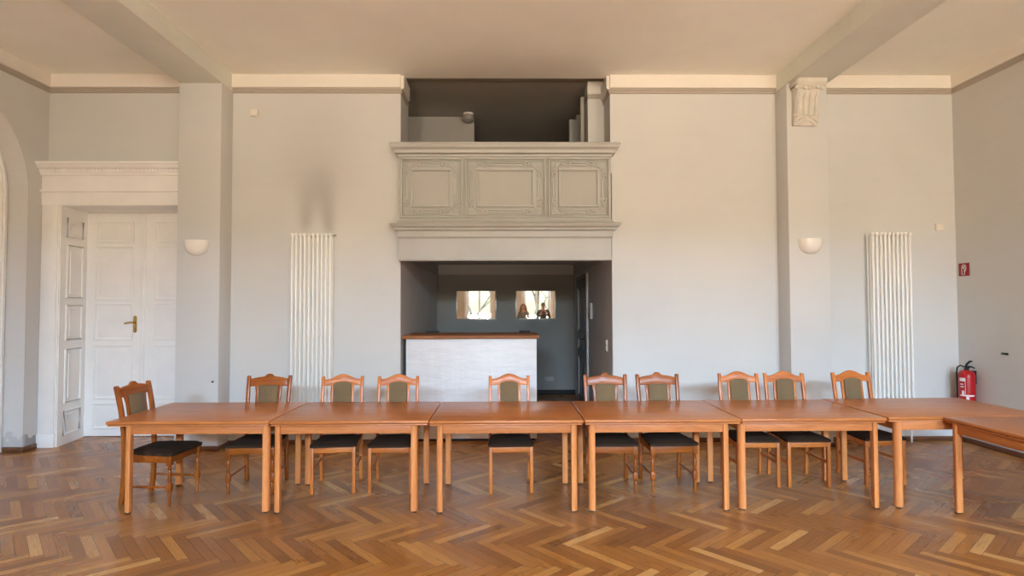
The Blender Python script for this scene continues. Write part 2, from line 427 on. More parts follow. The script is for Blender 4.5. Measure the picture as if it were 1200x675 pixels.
# rear wall with windows
w = MB(); ya, yb_ = REAR - 0.45, REAR
xs = [-6.1] + [q for p in WINS for q in p] + [6.1]
for a, b in zip(xs[0::2], xs[1::2]): w.box(a, b, ya, yb_, -0.9, 4.7)
for (a, b) in WINS: w.box(a, b, ya, yb_, -0.9, WZ0); w.box(a, b, ya, yb_, WZ1, 4.7)
struct(w, 'wall_rear', M['wall'], 'window wall seen only in the mirrors', 0)
for k, (a, b) in enumerate(WINS):
    f = MB(); yf = REAR - 0.34
    f.frame(a, b, WZ0, WZ1, 0.08, yf - 0.035, yf + 0.035, 0.006)
    f.box((a + b) / 2 - 0.045, (a + b) / 2 + 0.045, yf - 0.03, yf + 0.03, WZ0 + 0.08, WZ1 - 0.08, 0.005)
    f.box(a + 0.08, b - 0.08, yf - 0.032, yf + 0.032, 2.78, 2.88, 0.005)
    for xm in (a + (b - a) * 0.27, a + (b - a) * 0.73): f.box(xm - 0.012, xm + 0.012, yf - 0.012, yf + 0.012, 2.88, WZ1 - 0.08)
    wo_ = tag(f.build('window_%d' % (k + 1), M['door']), 'tall white casement window in the rear wall', 'window', None, 'structure')
    MB().box(a + 0.08, b - 0.08, yf - 0.003, yf + 0.003, WZ0 + 0.08, WZ1 - 0.08).build('pane', M['pane'], wo_)
    MB().box(a - 0.06, b + 0.06, REAR - 0.32, REAR + 0.06, WZ0 - 0.035, WZ0 + 0.005, 0.006).build('window_sill', M['door'], wo_)
    MB().frame(a - 0.14, b + 0.14, WZ0 - 0.035, WZ1 + 0.14, 0.14, REAR, REAR + 0.035, 0.006).build('casing', M['door'], wo_)
struct(MB().box(-60, 60, -80, REAR - 0.5, -1.0, -0.9), 'ground', M['ground'], 'pale gravel yard outside the rear windows')

# pilasters and beams
PL, PR = (-3.842, -3.34), (3.377, 3.862)
struct(MB().box(PL[0], PL[1], 6.93, Y0 + 0.02, 0, 4.317, 0.006), 'wall_pilaster_left', M['wall'], 'plain plaster pilaster right of the white double door')
struct(MB().box(PR[0], PR[1], 6.93, Y0 + 0.02, 0, 4.317, 0.006), 'wall_pilaster_right', M['wall'], 'plain plaster pilaster under the stucco bracket')
n = [0]
def trim(mb, mat, label):
    n[0] += 1
    return tag(mb.build('trim_%d' % n[0], mat), label, 'trim', None, 'structure')
trim(MB().box(-3.842, -3.34, REAR, Y0, 4.317, ZC + 0.01, 0.004), M['beam'], 'left ceiling beam')
trim(MB().box(3.377, 3.862, REAR, Y0, 4.317, ZC + 0.01, 0.004), M['beam'], 'right ceiling beam')
# white cornice band, and the grey picture rail under it
def cornice_x(x0, x1, y=Y0, zt=ZC, lab='back wall'):
    trim(MB().prism([(y, zt + 0.004), (y - 0.045, zt + 0.004), (y - 0.04, zt - 0.02), (y - 0.04, 4.362), (y, 4.356)], 'yz', x0, x1), M['cornice'], 'white cornice band on the ' + lab)
    trim(MB().prism([(y, 4.356), (y - 0.02, 4.356), (y - 0.02, 4.338), (y - 0.012, 4.33), (y - 0.014, 4.306), (y - 0.004, 4.296), (y, 4.296)], 'yz', x0, x1), M['rail'], 'grey picture rail on the ' + lab)
def cornice_y(x, s, y0, y1, lab):
    trim(MB().prism([(x, ZC + 0.004), (x + s * 0.045, ZC + 0.004), (x + s * 0.04, ZC - 0.02), (x + s * 0.04, 4.362), (x, 4.356)], 'xz', y0, y1), M['cornice'], 'white cornice band on the ' + lab)
    trim(MB().prism([(x, 4.356), (x + s * 0.02, 4.356), (x + s * 0.02, 4.338), (x + s * 0.012, 4.33), (x + s * 0.014, 4.306), (x + s * 0.004, 4.296), (x, 4.296)], 'xz', y0, y1), M['rail'], 'grey picture rail on the ' + lab)
cornice_x(XL, PL[0], lab='wall above the double door'); cornice_x(PL[1], -1.28, lab='wall left of the balcony')
cornice_x(1.312, PR[0], lab='wall right of the balcony'); cornice_x(PR[1], XRW, lab='wall of the right bay')
cornice_y(XL, 1, REAR, Y0, 'left wall'); cornice_y(XRW, -1, REAR, Y0, 'right wall')
cornice_y(-1.28, 1, Y0, YB, 'left jamb of the loft opening'); cornice_y(1.312, -1, Y0, YB, 'right jamb of the loft opening')

# baseboards
struct(MB().box(PL[1] + 0.02, -1.285, Y0 - 0.022, Y0, 0, 0.055, 0.004), 'baseboard_back', M['base'], 'low brown wooden baseboard left of the alcove')
struct(MB().box(1.33, PR[0] - 0.02, Y0 - 0.022, Y0, 0, 0.055, 0.004), 'baseboard_back_middle', M['base'], 'low brown wooden baseboard right of the alcove')
struct(MB().box(PR[1] + 0.02, XRW, Y0 - 0.022, Y0, 0, 0.055, 0.004), 'baseboard_back_right', M['base'], 'low brown wooden baseboard in the right bay')
struct(MB().box(XRW - 0.022, XRW, REAR, Y0 - 0.022, 0, 0.06, 0.004), 'baseboard_right', M['base_y'], 'low brown wooden baseboard along the right wall')
struct(MB().box(XL, XL + 0.022, REAR, yc - ra, 0, 0.055, 0.004).box(XL, XL + 0.022, yc + ra, 7.14, 0, 0.055, 0.004).box(-5.82, XL + 0.022, yc + ra - 0.022, yc + ra, 0, 0.055, 0.004), 'baseboard_left', M['base_y'], 'low brown wooden baseboard by the arched niche')
for nm, P_ in (('left', PL), ('right', PR)):
    struct(MB().box(P_[0] - 0.02, P_[1] + 0.02, 6.91, Y0 - 0.001, 0, 0.05, 0.004), 'baseboard_pilaster_' + nm, M['base'], 'brown wooden baseboard around the %s pilaster' % nm)

# ---------------------------------------------------------------- alcove under the balcony, loft above
AL, AR, AB = -1.28, 1.325, 11.15
struct(MB().box(AL - 0.3, AL, YB + 0.12, AB + 0.3, 0, 2.62), 'wall_alcove_left', M['alcove'], 'dim grey left wall of the alcove')
struct(MB().box(AL - 0.004, AL + 0.004, Y0 + 0.01, YB + 0.12, 0, 2.6), 'wall_alcove_jamb_left', M['alcove'], 'dim grey left jamb of the alcove')
# right wall with the door opening
DY0, DY1, DZ = 9.42, 10.58, 2.10
w = MB(); w.box(AR, AR + 0.3, YB, DY0, 0, 2.62); w.box(AR, AR + 0.3, DY1, AB + 0.3, 0, 2.62); w.box(AR, AR + 0.3, DY0, DY1, DZ, 2.62)
w.box(AR - 0.004, AR + 0.004, Y0 + 0.01, YB, 0, 2.6)
struct(w, 'wall_alcove_right', M['alcove'], 'dim grey right wall of the alcove', 0)
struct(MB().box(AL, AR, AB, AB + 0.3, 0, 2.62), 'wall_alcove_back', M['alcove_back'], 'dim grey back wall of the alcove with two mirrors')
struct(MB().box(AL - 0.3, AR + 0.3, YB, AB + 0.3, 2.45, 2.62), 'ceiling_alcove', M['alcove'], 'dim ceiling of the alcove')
trim(MB().box(AL, AR, AB - 0.02, AB, 2.262, 2.45), M['alcove_band'], 'pale band along the top of the alcove back wall')
trim(MB().box(AL, AL + 0.02, YB, AB - 0.02, 2.262, 2.45), M['alcove_band'], 'pale band along the top of the alcove left wall')
trim(MB().box(AR - 0.02, AR, YB, AB - 0.02, 2.262, 2.45), M['alcove_band'], 'pale band along the top of the alcove right wall')
struct(MB().box(AL, AR, AB - 0.02, AB, 0, 0.09, 0.004), 'baseboard_alcove', M['dark'], 'dark baseboard of the alcove')
# loft room
struct(MB().box(-2.8, 2.2, YB, AB + 0.3, 2.62, 2.70), 'floor_loft', M['loft'], 'loft floor')
struct(MB().box(-2.8, 2.2, YB, AB + 0.3, 4.63, 4.8), 'ceiling_loft', M['loft'], 'dark unlit ceiling of the loft')
struct(MB().box(-2.8, 2.2, AB, AB + 0.3, 2.7, 4.62), 'wall_loft_back', M['loft'], 'dark back wall of the loft')
struct(MB().box(-2.8, -2.6, YB + 0.12, AB, 2.7, 4.62), 'wall_loft_left', M['loft'], 'dark left wall of the loft')
struct(MB().box(1.10, 1.325, YB - 0.01, YB + 0.22, 2.7, 4.63), 'wall_loft_pier', M['wall'], 'grey pier at the right of the loft opening')
w = MB(); w.box(1.12, 1.3, YB + 0.22, 8.2, 2.7, 4.62); w.box(1.12, 1.3, 9.0, AB, 2.7, 4.62); w.box(1.9, 2.2, YB + 0.2, AB, 2.7, 4.62)
struct(w, 'wall_loft_right', M['loft'], 'dim side wall of the loft with a doorway', 0)
trim(MB().box(1.096, 1.325, YB - 0.025, YB + 0.22, 4.458, 4.62), M['cornice'], 'white cap of the loft pier')
trim(MB().box(1.096, 1.325, YB - 0.02, YB + 0.2, 4.39, 4.45, 0.004), M['rail'], 'grey moulding under the white cap of the loft pier')
trim(MB().box(1.075, 1.12, 8.17, 8.24, 2.7, 4.60), M['cornice'], 'white edge of the doorway in the loft side wall')
trim(MB().box(1.0, 1.12, 8.95, 9.08, 2.7, 4.53), M['balcony'], 'grey post of the doorway in the loft side wall')
struct(MB().box(-2.6, -0.47, 9.1, 9.25, 2.7, 4.62), 'wall_loft_partition', M['loft'], 'grey partition inside the loft')

# ---------------------------------------------------------------- balcony
BF = 7.08
bal = empty('balcony', (0, BF, 2.2), 0, 'grey wooden balcony front with three carved panels above the alcove', 'balcony')
def L(mb): 
    for v in mb.bm.verts: v.co -= Vector((0, BF, 2.2))
    return mb
bx0, bx1 = -1.268, 1.290
L(MB().box(bx0, bx1, BF, BF + 0.12, 2.62, 3.50).box(bx0, bx1, BF + 0.12, YB, 2.60, 2.66)).build('parapet', M['balcony'], bal)
# top rail: a stepped moulding, mitred round the ends
def moulding(profile, x0, x1, yw):
    """profile (outward d, z) swept along the front and both returns back to the wall yw"""
    t = bmesh.new(); rows = []
    for (d, z) in profile:
        rows.append([t.verts.new(p) for p in ((x0 - d, yw, z), (x0 - d, BF - d, z), (x1 + d, BF - d, z), (x1 + d, yw, z))])
    for a, b in zip(rows, rows[1:]):
        for k in range(3): t.faces.new((a[k], a[k + 1], b[k + 1], b[k]))
    t.faces.new(rows[0]); t.faces.new(rows[-1][::-1])
    bmesh.ops.recalc_face_normals(t, faces=t.faces)
    m = MB(); m.add(t); return L(m)
moulding([(0.0, 3.47), (0.012, 3.475), (0.018, 3.50), (0.05, 3.51), (0.056, 3.545), (0.09, 3.575), (0.098, 3.60), (0.105, 3.605), (0.105, 3.622), (0.09, 3.63), (-0.02, 3.63)], bx0, bx1, Y0).build('handrail', M['balcony'], bal, 25)
moulding([(-0.02, 2.475), (0.0, 2.475), (0.006, 2.49), (0.02, 2.50), (0.022, 2.565), (0.03, 2.575), (0.055, 2.58), (0.06, 2.605), (0.085, 2.615), (0.105, 2.64), (0.108, 2.652), (0.095, 2.658), (0.03, 2.672), (0.012, 2.70), (0.0, 2.705), (-0.02, 2.705)], bx0, bx1, Y0).build('lower_cornice', M['balcony'], bal, 25)
L(MB().box(bx0, bx1, BF, YB, 2.245, 2.62).box(bx0 - 0.006, bx1 + 0.006, BF - 0.012, BF + 0.1, 2.212, 2.25, 0.006)).build('lintel', M['balcony'], bal)
def scroll(mb, cx, cz, dx, dz, r=0.037):
    """one volute: a spiral bead at (cx,cz) uncurling towards (dx,dz)"""
    pts = []; a0 = math.atan2(dz, dx) + math.pi / 2
    for k in range(17):
        f = k / 16; a = a0 + f * 2.2 * math.pi * (1 if dx * dz >= 0 else -1); q = r * (1 - 0.75 * f)
        pts.append((cx + q * math.cos(a), BF - 0.017, cz + q * math.sin(a)))
    mb.tube(pts, [0.012 - 0.005 * k / 16 for k in range(17)], 6)
for (a, b, ia, ib) in ((-1.250, -0.506, -1.128, -0.640), (-0.474, 0.500, -0.340, 0.358), (0.528, 1.272, 0.652, 1.142)):
    z0, z1, iz0, iz1 = 2.73, 3.455, 2.855, 3.325
    pn = L(MB().box(ia + 0.02, ib - 0.02, BF - 0.004, BF + 0.01, iz0 + 0.02, iz1 - 0.02)).build('panel', M['balcony_field'], bal)
    mo = MB().frame(a, b, z0, z1, 0.022, BF - 0.034, BF + 0.005, 0.007).frame(a + 0.032, b - 0.032, z0 + 0.032, z1 - 0.032, 0.011, BF - 0.022, BF + 0.005, 0.004)
    mo.frame(ia, ib, iz0, iz1, 0.026, BF - 0.034, BF + 0.005, 0.009)
    L(mo).build('moulding', M['balcony'], pn, 25)
    sc_ = MB(); ox0, ox1, oz0, oz1 = (a + ia) / 2 + 0.012, (b + ib) / 2 - 0.012, (z0 + iz0) / 2 + 0.012, (z1 + iz1) / 2 - 0.012
    for (cx, sx) in ((ox0, 1), (ox1, -1)):
        for (cz, sz) in ((oz0, 1), (oz1, -1)):
            scroll(sc_, cx + sx * 0.16, cz, sx, sz); scroll(sc_, cx, cz + sz * 0.13, sz, sx)
            scroll(sc_, cx + sx * 0.095, cz + sz * 0.006, -sx, sz, 0.022); scroll(sc_, cx + sx * 0.006, cz + sz * 0.07, -sz, sx, 0.022)
            pts = [(cx + sx * (0.155 - 0.155 * math.sin(q * math.pi / 20)), BF - 0.006, cz + sz * (0.125 - 0.125 * math.cos(q * math.pi / 20))) for q in range(11)]
            sc_.tube(pts, [0.006 + 0.008 * math.sin(q * math.pi / 10) for q in range(11)], 6)
            for q in range(5):
                an = (0.1 + 0.2 * q) * math.pi / 2
                sc_.tube([(cx + sx * 0.03, BF - 0.006, cz + sz * 0.03), (cx + sx * (0.03 + 0.05 * math.cos(an) - 0.06), BF - 0.009, cz + sz * (0.03 + 0.05 * math.sin(an) - 0.06))], [0.007, 0.003], 5)
    for cz in (oz0, oz1):
        for off in (-0.017, 0.017): sc_.box(ox0 + 0.20, ox1 - 0.20, BF - 0.024, BF + 0.004, cz + off - 0.006, cz + off + 0.006, 0.003)
    for cx in (ox0, ox1):
        for off in (-0.017, 0.017): sc_.box(cx + off - 0.006, cx + off + 0.006, BF - 0.024, BF + 0.004, oz0 + 0.175, oz1 - 0.175, 0.003)
    L(sc_).build('scrollwork', M['balcony'], pn)
for xb in (-0.494, 0.510): L(MB().box(xb, xb + 0.008, BF - 0.012, BF + 0.004, 2.72, 3.465, 0.003)).build('dividing_bead', M['balcony'], bal)

# ---------------------------------------------------------------- double door of the left bay
d1 = empty('door_1', (-4.68, 7.5, 0), 0, 'tall white panelled double door in the left bay', 'door', None, 'structure')
def D(mb):
    for v in mb.bm.verts: v.co -= Vector((-4.68, 7.5, 0))
    return mb
YD = 7.71
cs = MB(); cs.box(-5.575, -5.36, 7.13, Y0 + 0.01, 0, 2.90, 0.006).box(-5.545, -5.375, 7.115, 7.14, 0.16, 2.9, 0.008).box(-5.575, -5.36, 7.11, 7.14, 0, 0.16, 0.006)
cs.box(-3.86, -3.70, 7.15, Y0 + 0.01, 0, 2.90, 0.006)
D(cs).build('casing', M['door'], d1)
rv = MB(); rv.prism([(-5.345, 7.14), (-5.45, 7.16), (-5.55, YD + 0.07), (-5.43, YD)], 'xy', 0, 2.90)
def on_reveal(f, z): return (-5.345 + (-5.43 + 5.345) * f, 7.14 + (YD - 7.14) * f, z)
for (z0, z1) in ((2.53, 2.76), (1.79, 2.43), (1.27, 1.69), (0.51, 1.15), (0.12, 0.40)):
    pts = [on_reveal(0.22, z0), on_reveal(0.80, z0), on_reveal(0.80, z1), on_reveal(0.22, z1)]
    rv.tube([(p[0] + 0.004, p[1], p[2]) for p in pts], 0.014, 6, True)
    rv.tube([(p[0] + 0.002, p[1] * 1.0 + (0.06 if k in (0, 3) else -0.06), p[2] + (0.05 if k < 2 else -0.05)) for k, p in enumerate(pts)], 0.007, 6, True)
D(rv).build('reveal_panelling', M['door'], d1)
D(MB().prism([(-3.86, 7.16), (-3.74, 7.16), (-3.64, YD + 0.07), (-3.80, YD)], 'xy', 0, 2.90)).build('reveal_panelling', M['door'], d1)
D(MB().box(-5.45, -3.74, 7.15, YD + 0.07, 2.895, 2.93)).build('head_jamb', M['door'], d1)
for (lx0, lx1, left) in ((-5.445, -4.686, True), (-4.680, -3.785, False)):
    lf = MB().box(lx0, lx1, YD, YD + 0.05, 0.008, 2.895)
    if left: px0, px1 = -5.29, -4.85
    else: px0, px1 = -4.52, -3.95
    for (z0, z1) in ((2.534, 2.757), (1.788, 2.434), (1.269, 1.69), (0.509, 1.149), (0.13, 0.402)):
        lf.frame(px0 - 0.03, px1 + 0.03, z0 - 0.03, z1 + 0.03, 0.022, YD - 0.016, YD + 0.004, 0.007)
        t = bmesh.new()                                       # raised field with sloped edges
        a = [t.verts.new(p) for p in ((px0 + 0.01, YD + 0.001, z0 + 0.01), (px1 - 0.01, YD + 0.001, z0 + 0.01), (px1 - 0.01, YD + 0.001, z1 - 0.01), (px0 + 0.01, YD + 0.001, z1 - 0.01))]
        b = [t.verts.new(p) for p in ((px0 + 0.05, YD - 0.012, z0 + 0.05), (px1 - 0.05, YD - 0.012, z0 + 0.05), (px1 - 0.05, YD - 0.012, z1 - 0.05), (px0 + 0.05, YD - 0.012, z1 - 0.05))]
        t.faces.new(b); [t.faces.new((a[k], a[(k + 1) % 4], b[(k + 1) % 4], b[k])) for k in range(4)]
        bmesh.ops.recalc_face_normals(t, faces=t.faces); lf.add(t)
    if left: lf.box(lx1 - 0.035, lx1 + 0.018, YD - 0.022, YD + 0.004, 0.01, 2.89, 0.008)
    lo = D(lf).build('door_leaf', M['door'], d1, 30)
    if left:
        h = MB(); hx = -4.795
        h.prism([(hx + 0.022 * math.cos(q) , 1.445 + (0.085 if math.sin(q) > 0 else -0.085) + 0.025 * math.sin(q)) for q in [2 * math.pi * k / 20 for k in range(20)]], 'xz', YD - 0.008, YD + 0.001, 0.002)
        h.lathe([(0.012, 0), (0.012, 0.045)], (hx, YD - 0.052, 1.468), 12, 'Y')
        h.tube([(hx + 0.005, YD - 0.05, 1.468), (hx - 0.03, YD - 0.054, 1.472), (hx - 0.07, YD - 0.055, 1.466), (hx - 0.105, YD - 0.05, 1.458)], [0.011, 0.010, 0.009, 0.011], 10)
        h.lathe([(0.008, 0), (0.008, 0.006)], (hx, YD - 0.012, 1.385), 10, 'Y')
        o = D(h).build('door_handle', M['brass'], lo); o['label'] = 'brass lever door handle'
# entablature over the door
en = MB()
prof = [(7.23, 2.9), (7.13, 2.9), (7.125, 3.05), (7.10, 3.06), (7.10, 3.085), (7.13, 3.09), (7.13, 3.255), (7.10, 3.262), (7.10, 3.285), (7.085, 3.29), (7.085, 3.325), (7.05, 3.335), (7.035, 3.36), (7.03, 3.375), (7.015, 3.38), (7.015, 3.405), (7.23, 3.42)]
en.prism(prof, 'yz', XL, PL[0])
xx = XL + 0.16
while xx < PL[0] - 0.02: en.box(xx, xx + 0.022, 7.066, 7.09, 3.293, 3.322); xx += 0.042
D(en).build('entablature', M['door'], d1, 25)

# ---------------------------------------------------------------- arched door in the left niche
d2 = empty('door_2', (-5.86, yc, 0), 0, 'white arched door in the niche of the left wall', 'door', None, 'structure')
def A(mb):
    for v in mb.bm.verts: v.co -= Vector((-5.86, yc, 0))
    return mb
m = MB()
def ring(mb, r0, r1, x0, x1, zlow=0.0):
    pts_o = [(yc + r1 * math.cos(math.pi * k / N), zs + r1 * math.sin(math.pi * k / N)) for k in range(N + 1)]
    pts_i = [(yc + r0 * math.cos(math.pi * k / N), zs + r0 * math.sin(math.pi * k / N)) for k in range(N + 1)]
    for k in range(N): mb.prism([pts_i[k], pts_o[k], pts_o[k + 1], pts_i[k + 1]], 'yz', x0, x1)
    mb.box(x0, x1, yc + r0, yc + r1, zlow, zs); mb.box(x0, x1, yc - r1, yc - r0, zlow, zs)
ring(m, 1.03, 1.10, -5.90, -5.82); ring(m, 1.05, 1.08, -5.83, -5.80)
A(m).build('arched_casing', M['door'], d2, 30)
ring_leaf = MB()
arc2 = [(yc + 1.04 * math.cos(math.pi * k / N), zs + 1.04 * math.sin(math.pi * k / N)) for k in range(N + 1)]
ring_leaf.prism([(yc + 1.04, 0.01)] + arc2 + [(yc - 1.04, 0.01)], 'yz', -5.96, -5.90)
ring_leaf.box(-5.905, -5.875, yc - 1.0, yc + 1.0, 2.94, 3.02, 0.006)
for s_ in (-1, 1):
    ring_leaf.box(-5.905, -5.885, yc + s_ * 0.02 - 0.018, yc + s_ * 0.02 + 0.018, 0.02, 2.94)
    for (z0, z1) in ((0.15, 0.75), (0.9, 1.5), (1.65, 2.8)):
        y0_, y1_ = sorted((yc + s_ * 0.16, yc + s_ * 0.93))
        ring_leaf.box(-5.903, -5.885, y0_, y1_, z0, z0 + 0.03, 0.006); ring_leaf.box(-5.903, -5.885, y0_, y1_, z1 - 0.03, z1, 0.006)
        ring_leaf.box(-5.903, -5.885, y0_, y0_ + 0.03, z0 + 0.03, z1 - 0.03, 0.006); ring_leaf.box(-5.903, -5.885, y1_ - 0.03, y1_, z0 + 0.03, z1 - 0.03, 0.006)
A(ring_leaf).build('door_leaf', M['door'], d2, 30)

# ---------------------------------------------------------------- grey door on the alcove's right wall
d3 = empty('door_3', (AR, 10.0, 0), 0, 'grey panelled door at the far right of the alcove', 'door', None, 'structure')
def G(mb):
    for v in mb.bm.verts: v.co -= Vector((AR, 10.0, 0))
    return mb
G(MB().box(AR - 0.03, AR + 0.1, DY0 - 0.09, DY0, 0, DZ + 0.09, 0.005)).build('casing', M['alcove_door_edge'], d3)
G(MB().box(AR - 0.03, AR + 0.1, DY1, DY1 + 0.09, 0, DZ + 0.09, 0.005).box(AR - 0.03, AR + 0.1, DY0, DY1, DZ, DZ + 0.09, 0.005)).build('casing', M['alcove_door'], d3)
lf = MB().box(AR - 0.02, AR + 0.03, DY0 + 0.003, DY1 - 0.003, 0.01, DZ - 0.003)
ed = MB()
for (z0, z1) in ((0.12, 0.78), (0.92, 1.10), (1.24, 1.97)):
    for (q0, q1) in ((DY0 + 0.15, DY0 + 0.53), (DY0 + 0.63, DY1 - 0.15)):
        lf.box(AR - 0.03, AR - 0.018, q0, q1, z0, z0 + 0.03, 0.004); lf.box(AR - 0.03, AR - 0.018, q0, q1, z1 - 0.03, z1, 0.004); lf.box(AR - 0.03, AR - 0.018, q0, q0 + 0.03, z0, z1, 0.004)
    ed.box(AR - 0.034, AR - 0.018, DY1 - 0.25, DY1 - 0.10, z0, z1, 0.004)  # pale strips: highlights of the panel mouldings put into the colour
lo = G(lf).build('door_leaf', M['alcove_door'], d3)
G(ed).build('moulding_highlight', M['alcove_door_edge'], lo)
h = MB().box(AR - 0.032, AR - 0.018, DY0 + 0.07, DY0 + 0.11, 0.98, 1.2, 0.004)
h.tube([(AR - 0.02, DY0 + 0.09, 1.13), (AR - 0.07, DY0 + 0.09, 1.13), (AR - 0.072, DY0 + 0.11, 1.13), (AR - 0.07, DY0 + 0.21, 1.125)], 0.009, 8)
G(h).build('door_handle', M['black'], lo)
struct(MB().box(AR + 0.25, AR + 0.4, DY0 - 0.1, DY1 + 0.1, 0, 2.3), 'wall_passage', M['alcove'], 'dark passage behind the grey door')

# ================================================================ THINGS ON THE WALLS
# mirrors
for (x0, x1, lab) in ((-0.912, -0.171, 'frameless mirror on the alcove back wall, above the white counter'), (0.210, 0.960, 'frameless mirror on the alcove back wall reflecting two people')):
    cx, cz = (x0 + x1) / 2, 1.69
    mo = empty('wall_mirror', (cx, AB, cz), 0, lab, 'mirror', 'mirrors on the alcove back wall')
    hx, hz = (x1 - x0) / 2, 0.268
    MB().box(-hx, hx, -0.010, -0.003, -hz, hz).build('glass', M['mirror'], mo)
    MB().frame(-hx - 0.012, hx + 0.012, -hz - 0.012, hz + 0.012, 0.02, -0.016, 0.0, 0.003).build('frame', M['steel'], mo)
# sconces
def sconce(x, z, lab):
    s = empty('wall_sconce', (x, 6.93, z), 0, lab, 'wall lamp', 'half bowl wall lamps on the pilasters')
    t = MB(); prof = [(0.001, -0.125), (0.05, -0.118), (0.095, -0.094), (0.125, -0.058), (0.14, -0.015), (0.145, 0.03), (0.147, 0.055), (0.140, 0.055), (0.132, -0.012), (0.115, -0.05), (0.088, -0.085), (0.045, -0.108), (0.001, -0.115)]
    t.lathe(prof, (0, 0, 0), 28, 'Z', math.pi, 2 * math.pi)
    for v in t.bm.verts: v.co.y *= 0.75
    t.build('lamp_shade', M['lampglass'], s)
    MB().box(-0.05, 0.05, -0.02, 0.0, -0.06, 0.04, 0.004).build('wall_plate', M['plastic'], s)
    b = MB().lathe([(0.001, -0.02), (0.014, -0.018), (0.016, 0.0), (0.016, 0.03), (0.001, 0.035)], (0, -0.05, 0), 12); b.box(-0.01, 0.01, -0.05, -0.018, -0.012, 0.0); b.build('lamp_holder', M['plastic'], s)
sconce(-3.608, 2.39, 'white half bowl wall lamp on the pilaster beside the double door')
sconce(3.628, 2.395, 'white half bowl wall lamp on the pilaster under the stucco bracket')
# column radiators
def radiator(x0, lab):
    r = empty('column_radiator', (x0, Y0, 0.28), 0, lab, 'radiator', 'tall white column radiators')
    H = 2.28; pitch = 0.0505
    for k in range(10):
        c = MB(); x = 0.025 + k * pitch
        for yy in (-0.158, -0.108, -0.058): c.lathe([(0.008, 0.03), (0.0135 if yy < -0.15 else 0.010, 0.05), (0.0135 if yy < -0.15 else 0.010, H - 0.05), (0.008, H - 0.03)], (x, yy, 0), 12)
        for zz in (0.035, H - 0.035):                          # head pieces joining the three tubes
            c.lathe([(0.012, -0.182), (0.021, -0.172), (0.021, -0.046), (0.012, -0.036)], (x, 0, zz), 12, 'Y')
        for zz in (0.035, H - 0.035): c.lathe([(0.017, x - pitch / 2), (0.017, x + pitch / 2)], (0, -0.108, zz), 10, 'X')
        c.build('column', M['white_metal'], r)
    for zz in (0.25, H - 0.25): 
        for xb in (0.14, 0.35): MB().box(xb, xb + 0.03, -0.05, 0.0, zz - 0.03, zz + 0.03, 0.004).build('wall_bracket', M['white_metal'], r)
    v = MB().lathe([(0.010, 0), (0.010, 0.02), (0.006, 0.022), (0.006, 0.034)], (0.025 + 9.5 * pitch, -0.108, H - 0.035), 10, 'X'); v.build('bleed_valve', M['steel'], r)
    for xb in (0.075, 0.4795): MB().tube([(xb, -0.108, 0.03), (xb, -0.108, -0.279)], 0.011, 8).build('pipe', M['white_metal'], r)
radiator(-2.568, 'tall white column radiator under the soot stain, left of the balcony')
radiator(4.435, 'tall white column radiator in the right bay near the extinguisher')
# stucco bracket under the right beam
cb = empty('stucco_bracket', (3.575, 6.93, 3.80), 0, 'carved stucco bracket at the top of the right pilaster', 'bracket')
core = [(0.01, 0.0), (-0.03, 0.0), (-0.055, 0.03), (-0.05, 0.07), (-0.075, 0.12), (-0.09, 0.20), (-0.11, 0.30), (-0.135, 0.36), (-0.15, 0.40), (-0.15, 0.43), (0.01, 0.43)]
MB().prism(core, 'yz', -0.135, 0.135, 0.006).build('core', M['stucco'], cb)
fl = MB()
for xx in (-0.105, -0.035, 0.035, 0.105): fl.tube([(xx, -0.075, 0.10), (xx, -0.098, 0.22), (xx, -0.118, 0.31), (xx, -0.14, 0.37)], [0.018, 0.022, 0.024, 0.012], 8)
fl.build('fluting', M['stucco'], cb)
ab = MB()
for k, (zz, hw, dep) in enumerate(((0.44, 0.150, 0.165), (0.475, 0.165, 0.185))):
    ab.box(-hw, hw, -dep, 0.0, zz - 0.018, zz + 0.02, 0.008)
ab.prism([(0.0, 0.43), (-0.17, 0.43), (-0.20, 0.47), (-0.205, 0.517), (0.0, 0.517)], 'yz', -0.15, 0.19, 0.006)
for q in range(7):
    xx = -0.15 + q * 0.05; ab.sphere((xx, -0.17, 0.415 + 0.012 * math.sin(q * 1.9)), 0.03, 1.0, 0.6, 0.8, 10)
ab.build('abacus', M['stucco'], cb)
lv = MB()
for sgn in (-1, 1):
    lv.tube([(sgn * 0.02, -0.06, 0.075), (sgn * 0.07, -0.07, 0.095), (sgn * 0.13, -0.06, 0.06), (sgn * 0.14, -0.045, 0.015)], [0.014, 0.026, 0.024, 0.01], 8)
    pts = [(sgn * (0.115 + 0.03 * (1 - f) * math.cos(2 * math.pi * 1.4 * f)), -0.075, 0.10 + 0.035 * (1 - f) * math.sin(2 * math.pi * 1.4 * f)) for f in [k / 14 for k in range(15)]]
    lv.tube(pts, 0.010, 6)
lv.tube([(-0.13, -0.045, 0.01), (-0.06, -0.062, 0.05), (0.0, -0.066, 0.062), (0.06, -0.062, 0.05), (0.13, -0.045, 0.0)], [0.012, 0.02, 0.024, 0.022, 0.014], 8)
lv.sphere((0, -0.075, 0.09), 0.028, 1, 0.6, 1.1, 12).sphere((0.10, -0.05, 0.0), 0.022, 1, 0.7, 0.8, 10)
lv.build('leaf_scroll', M['stucco'], cb)
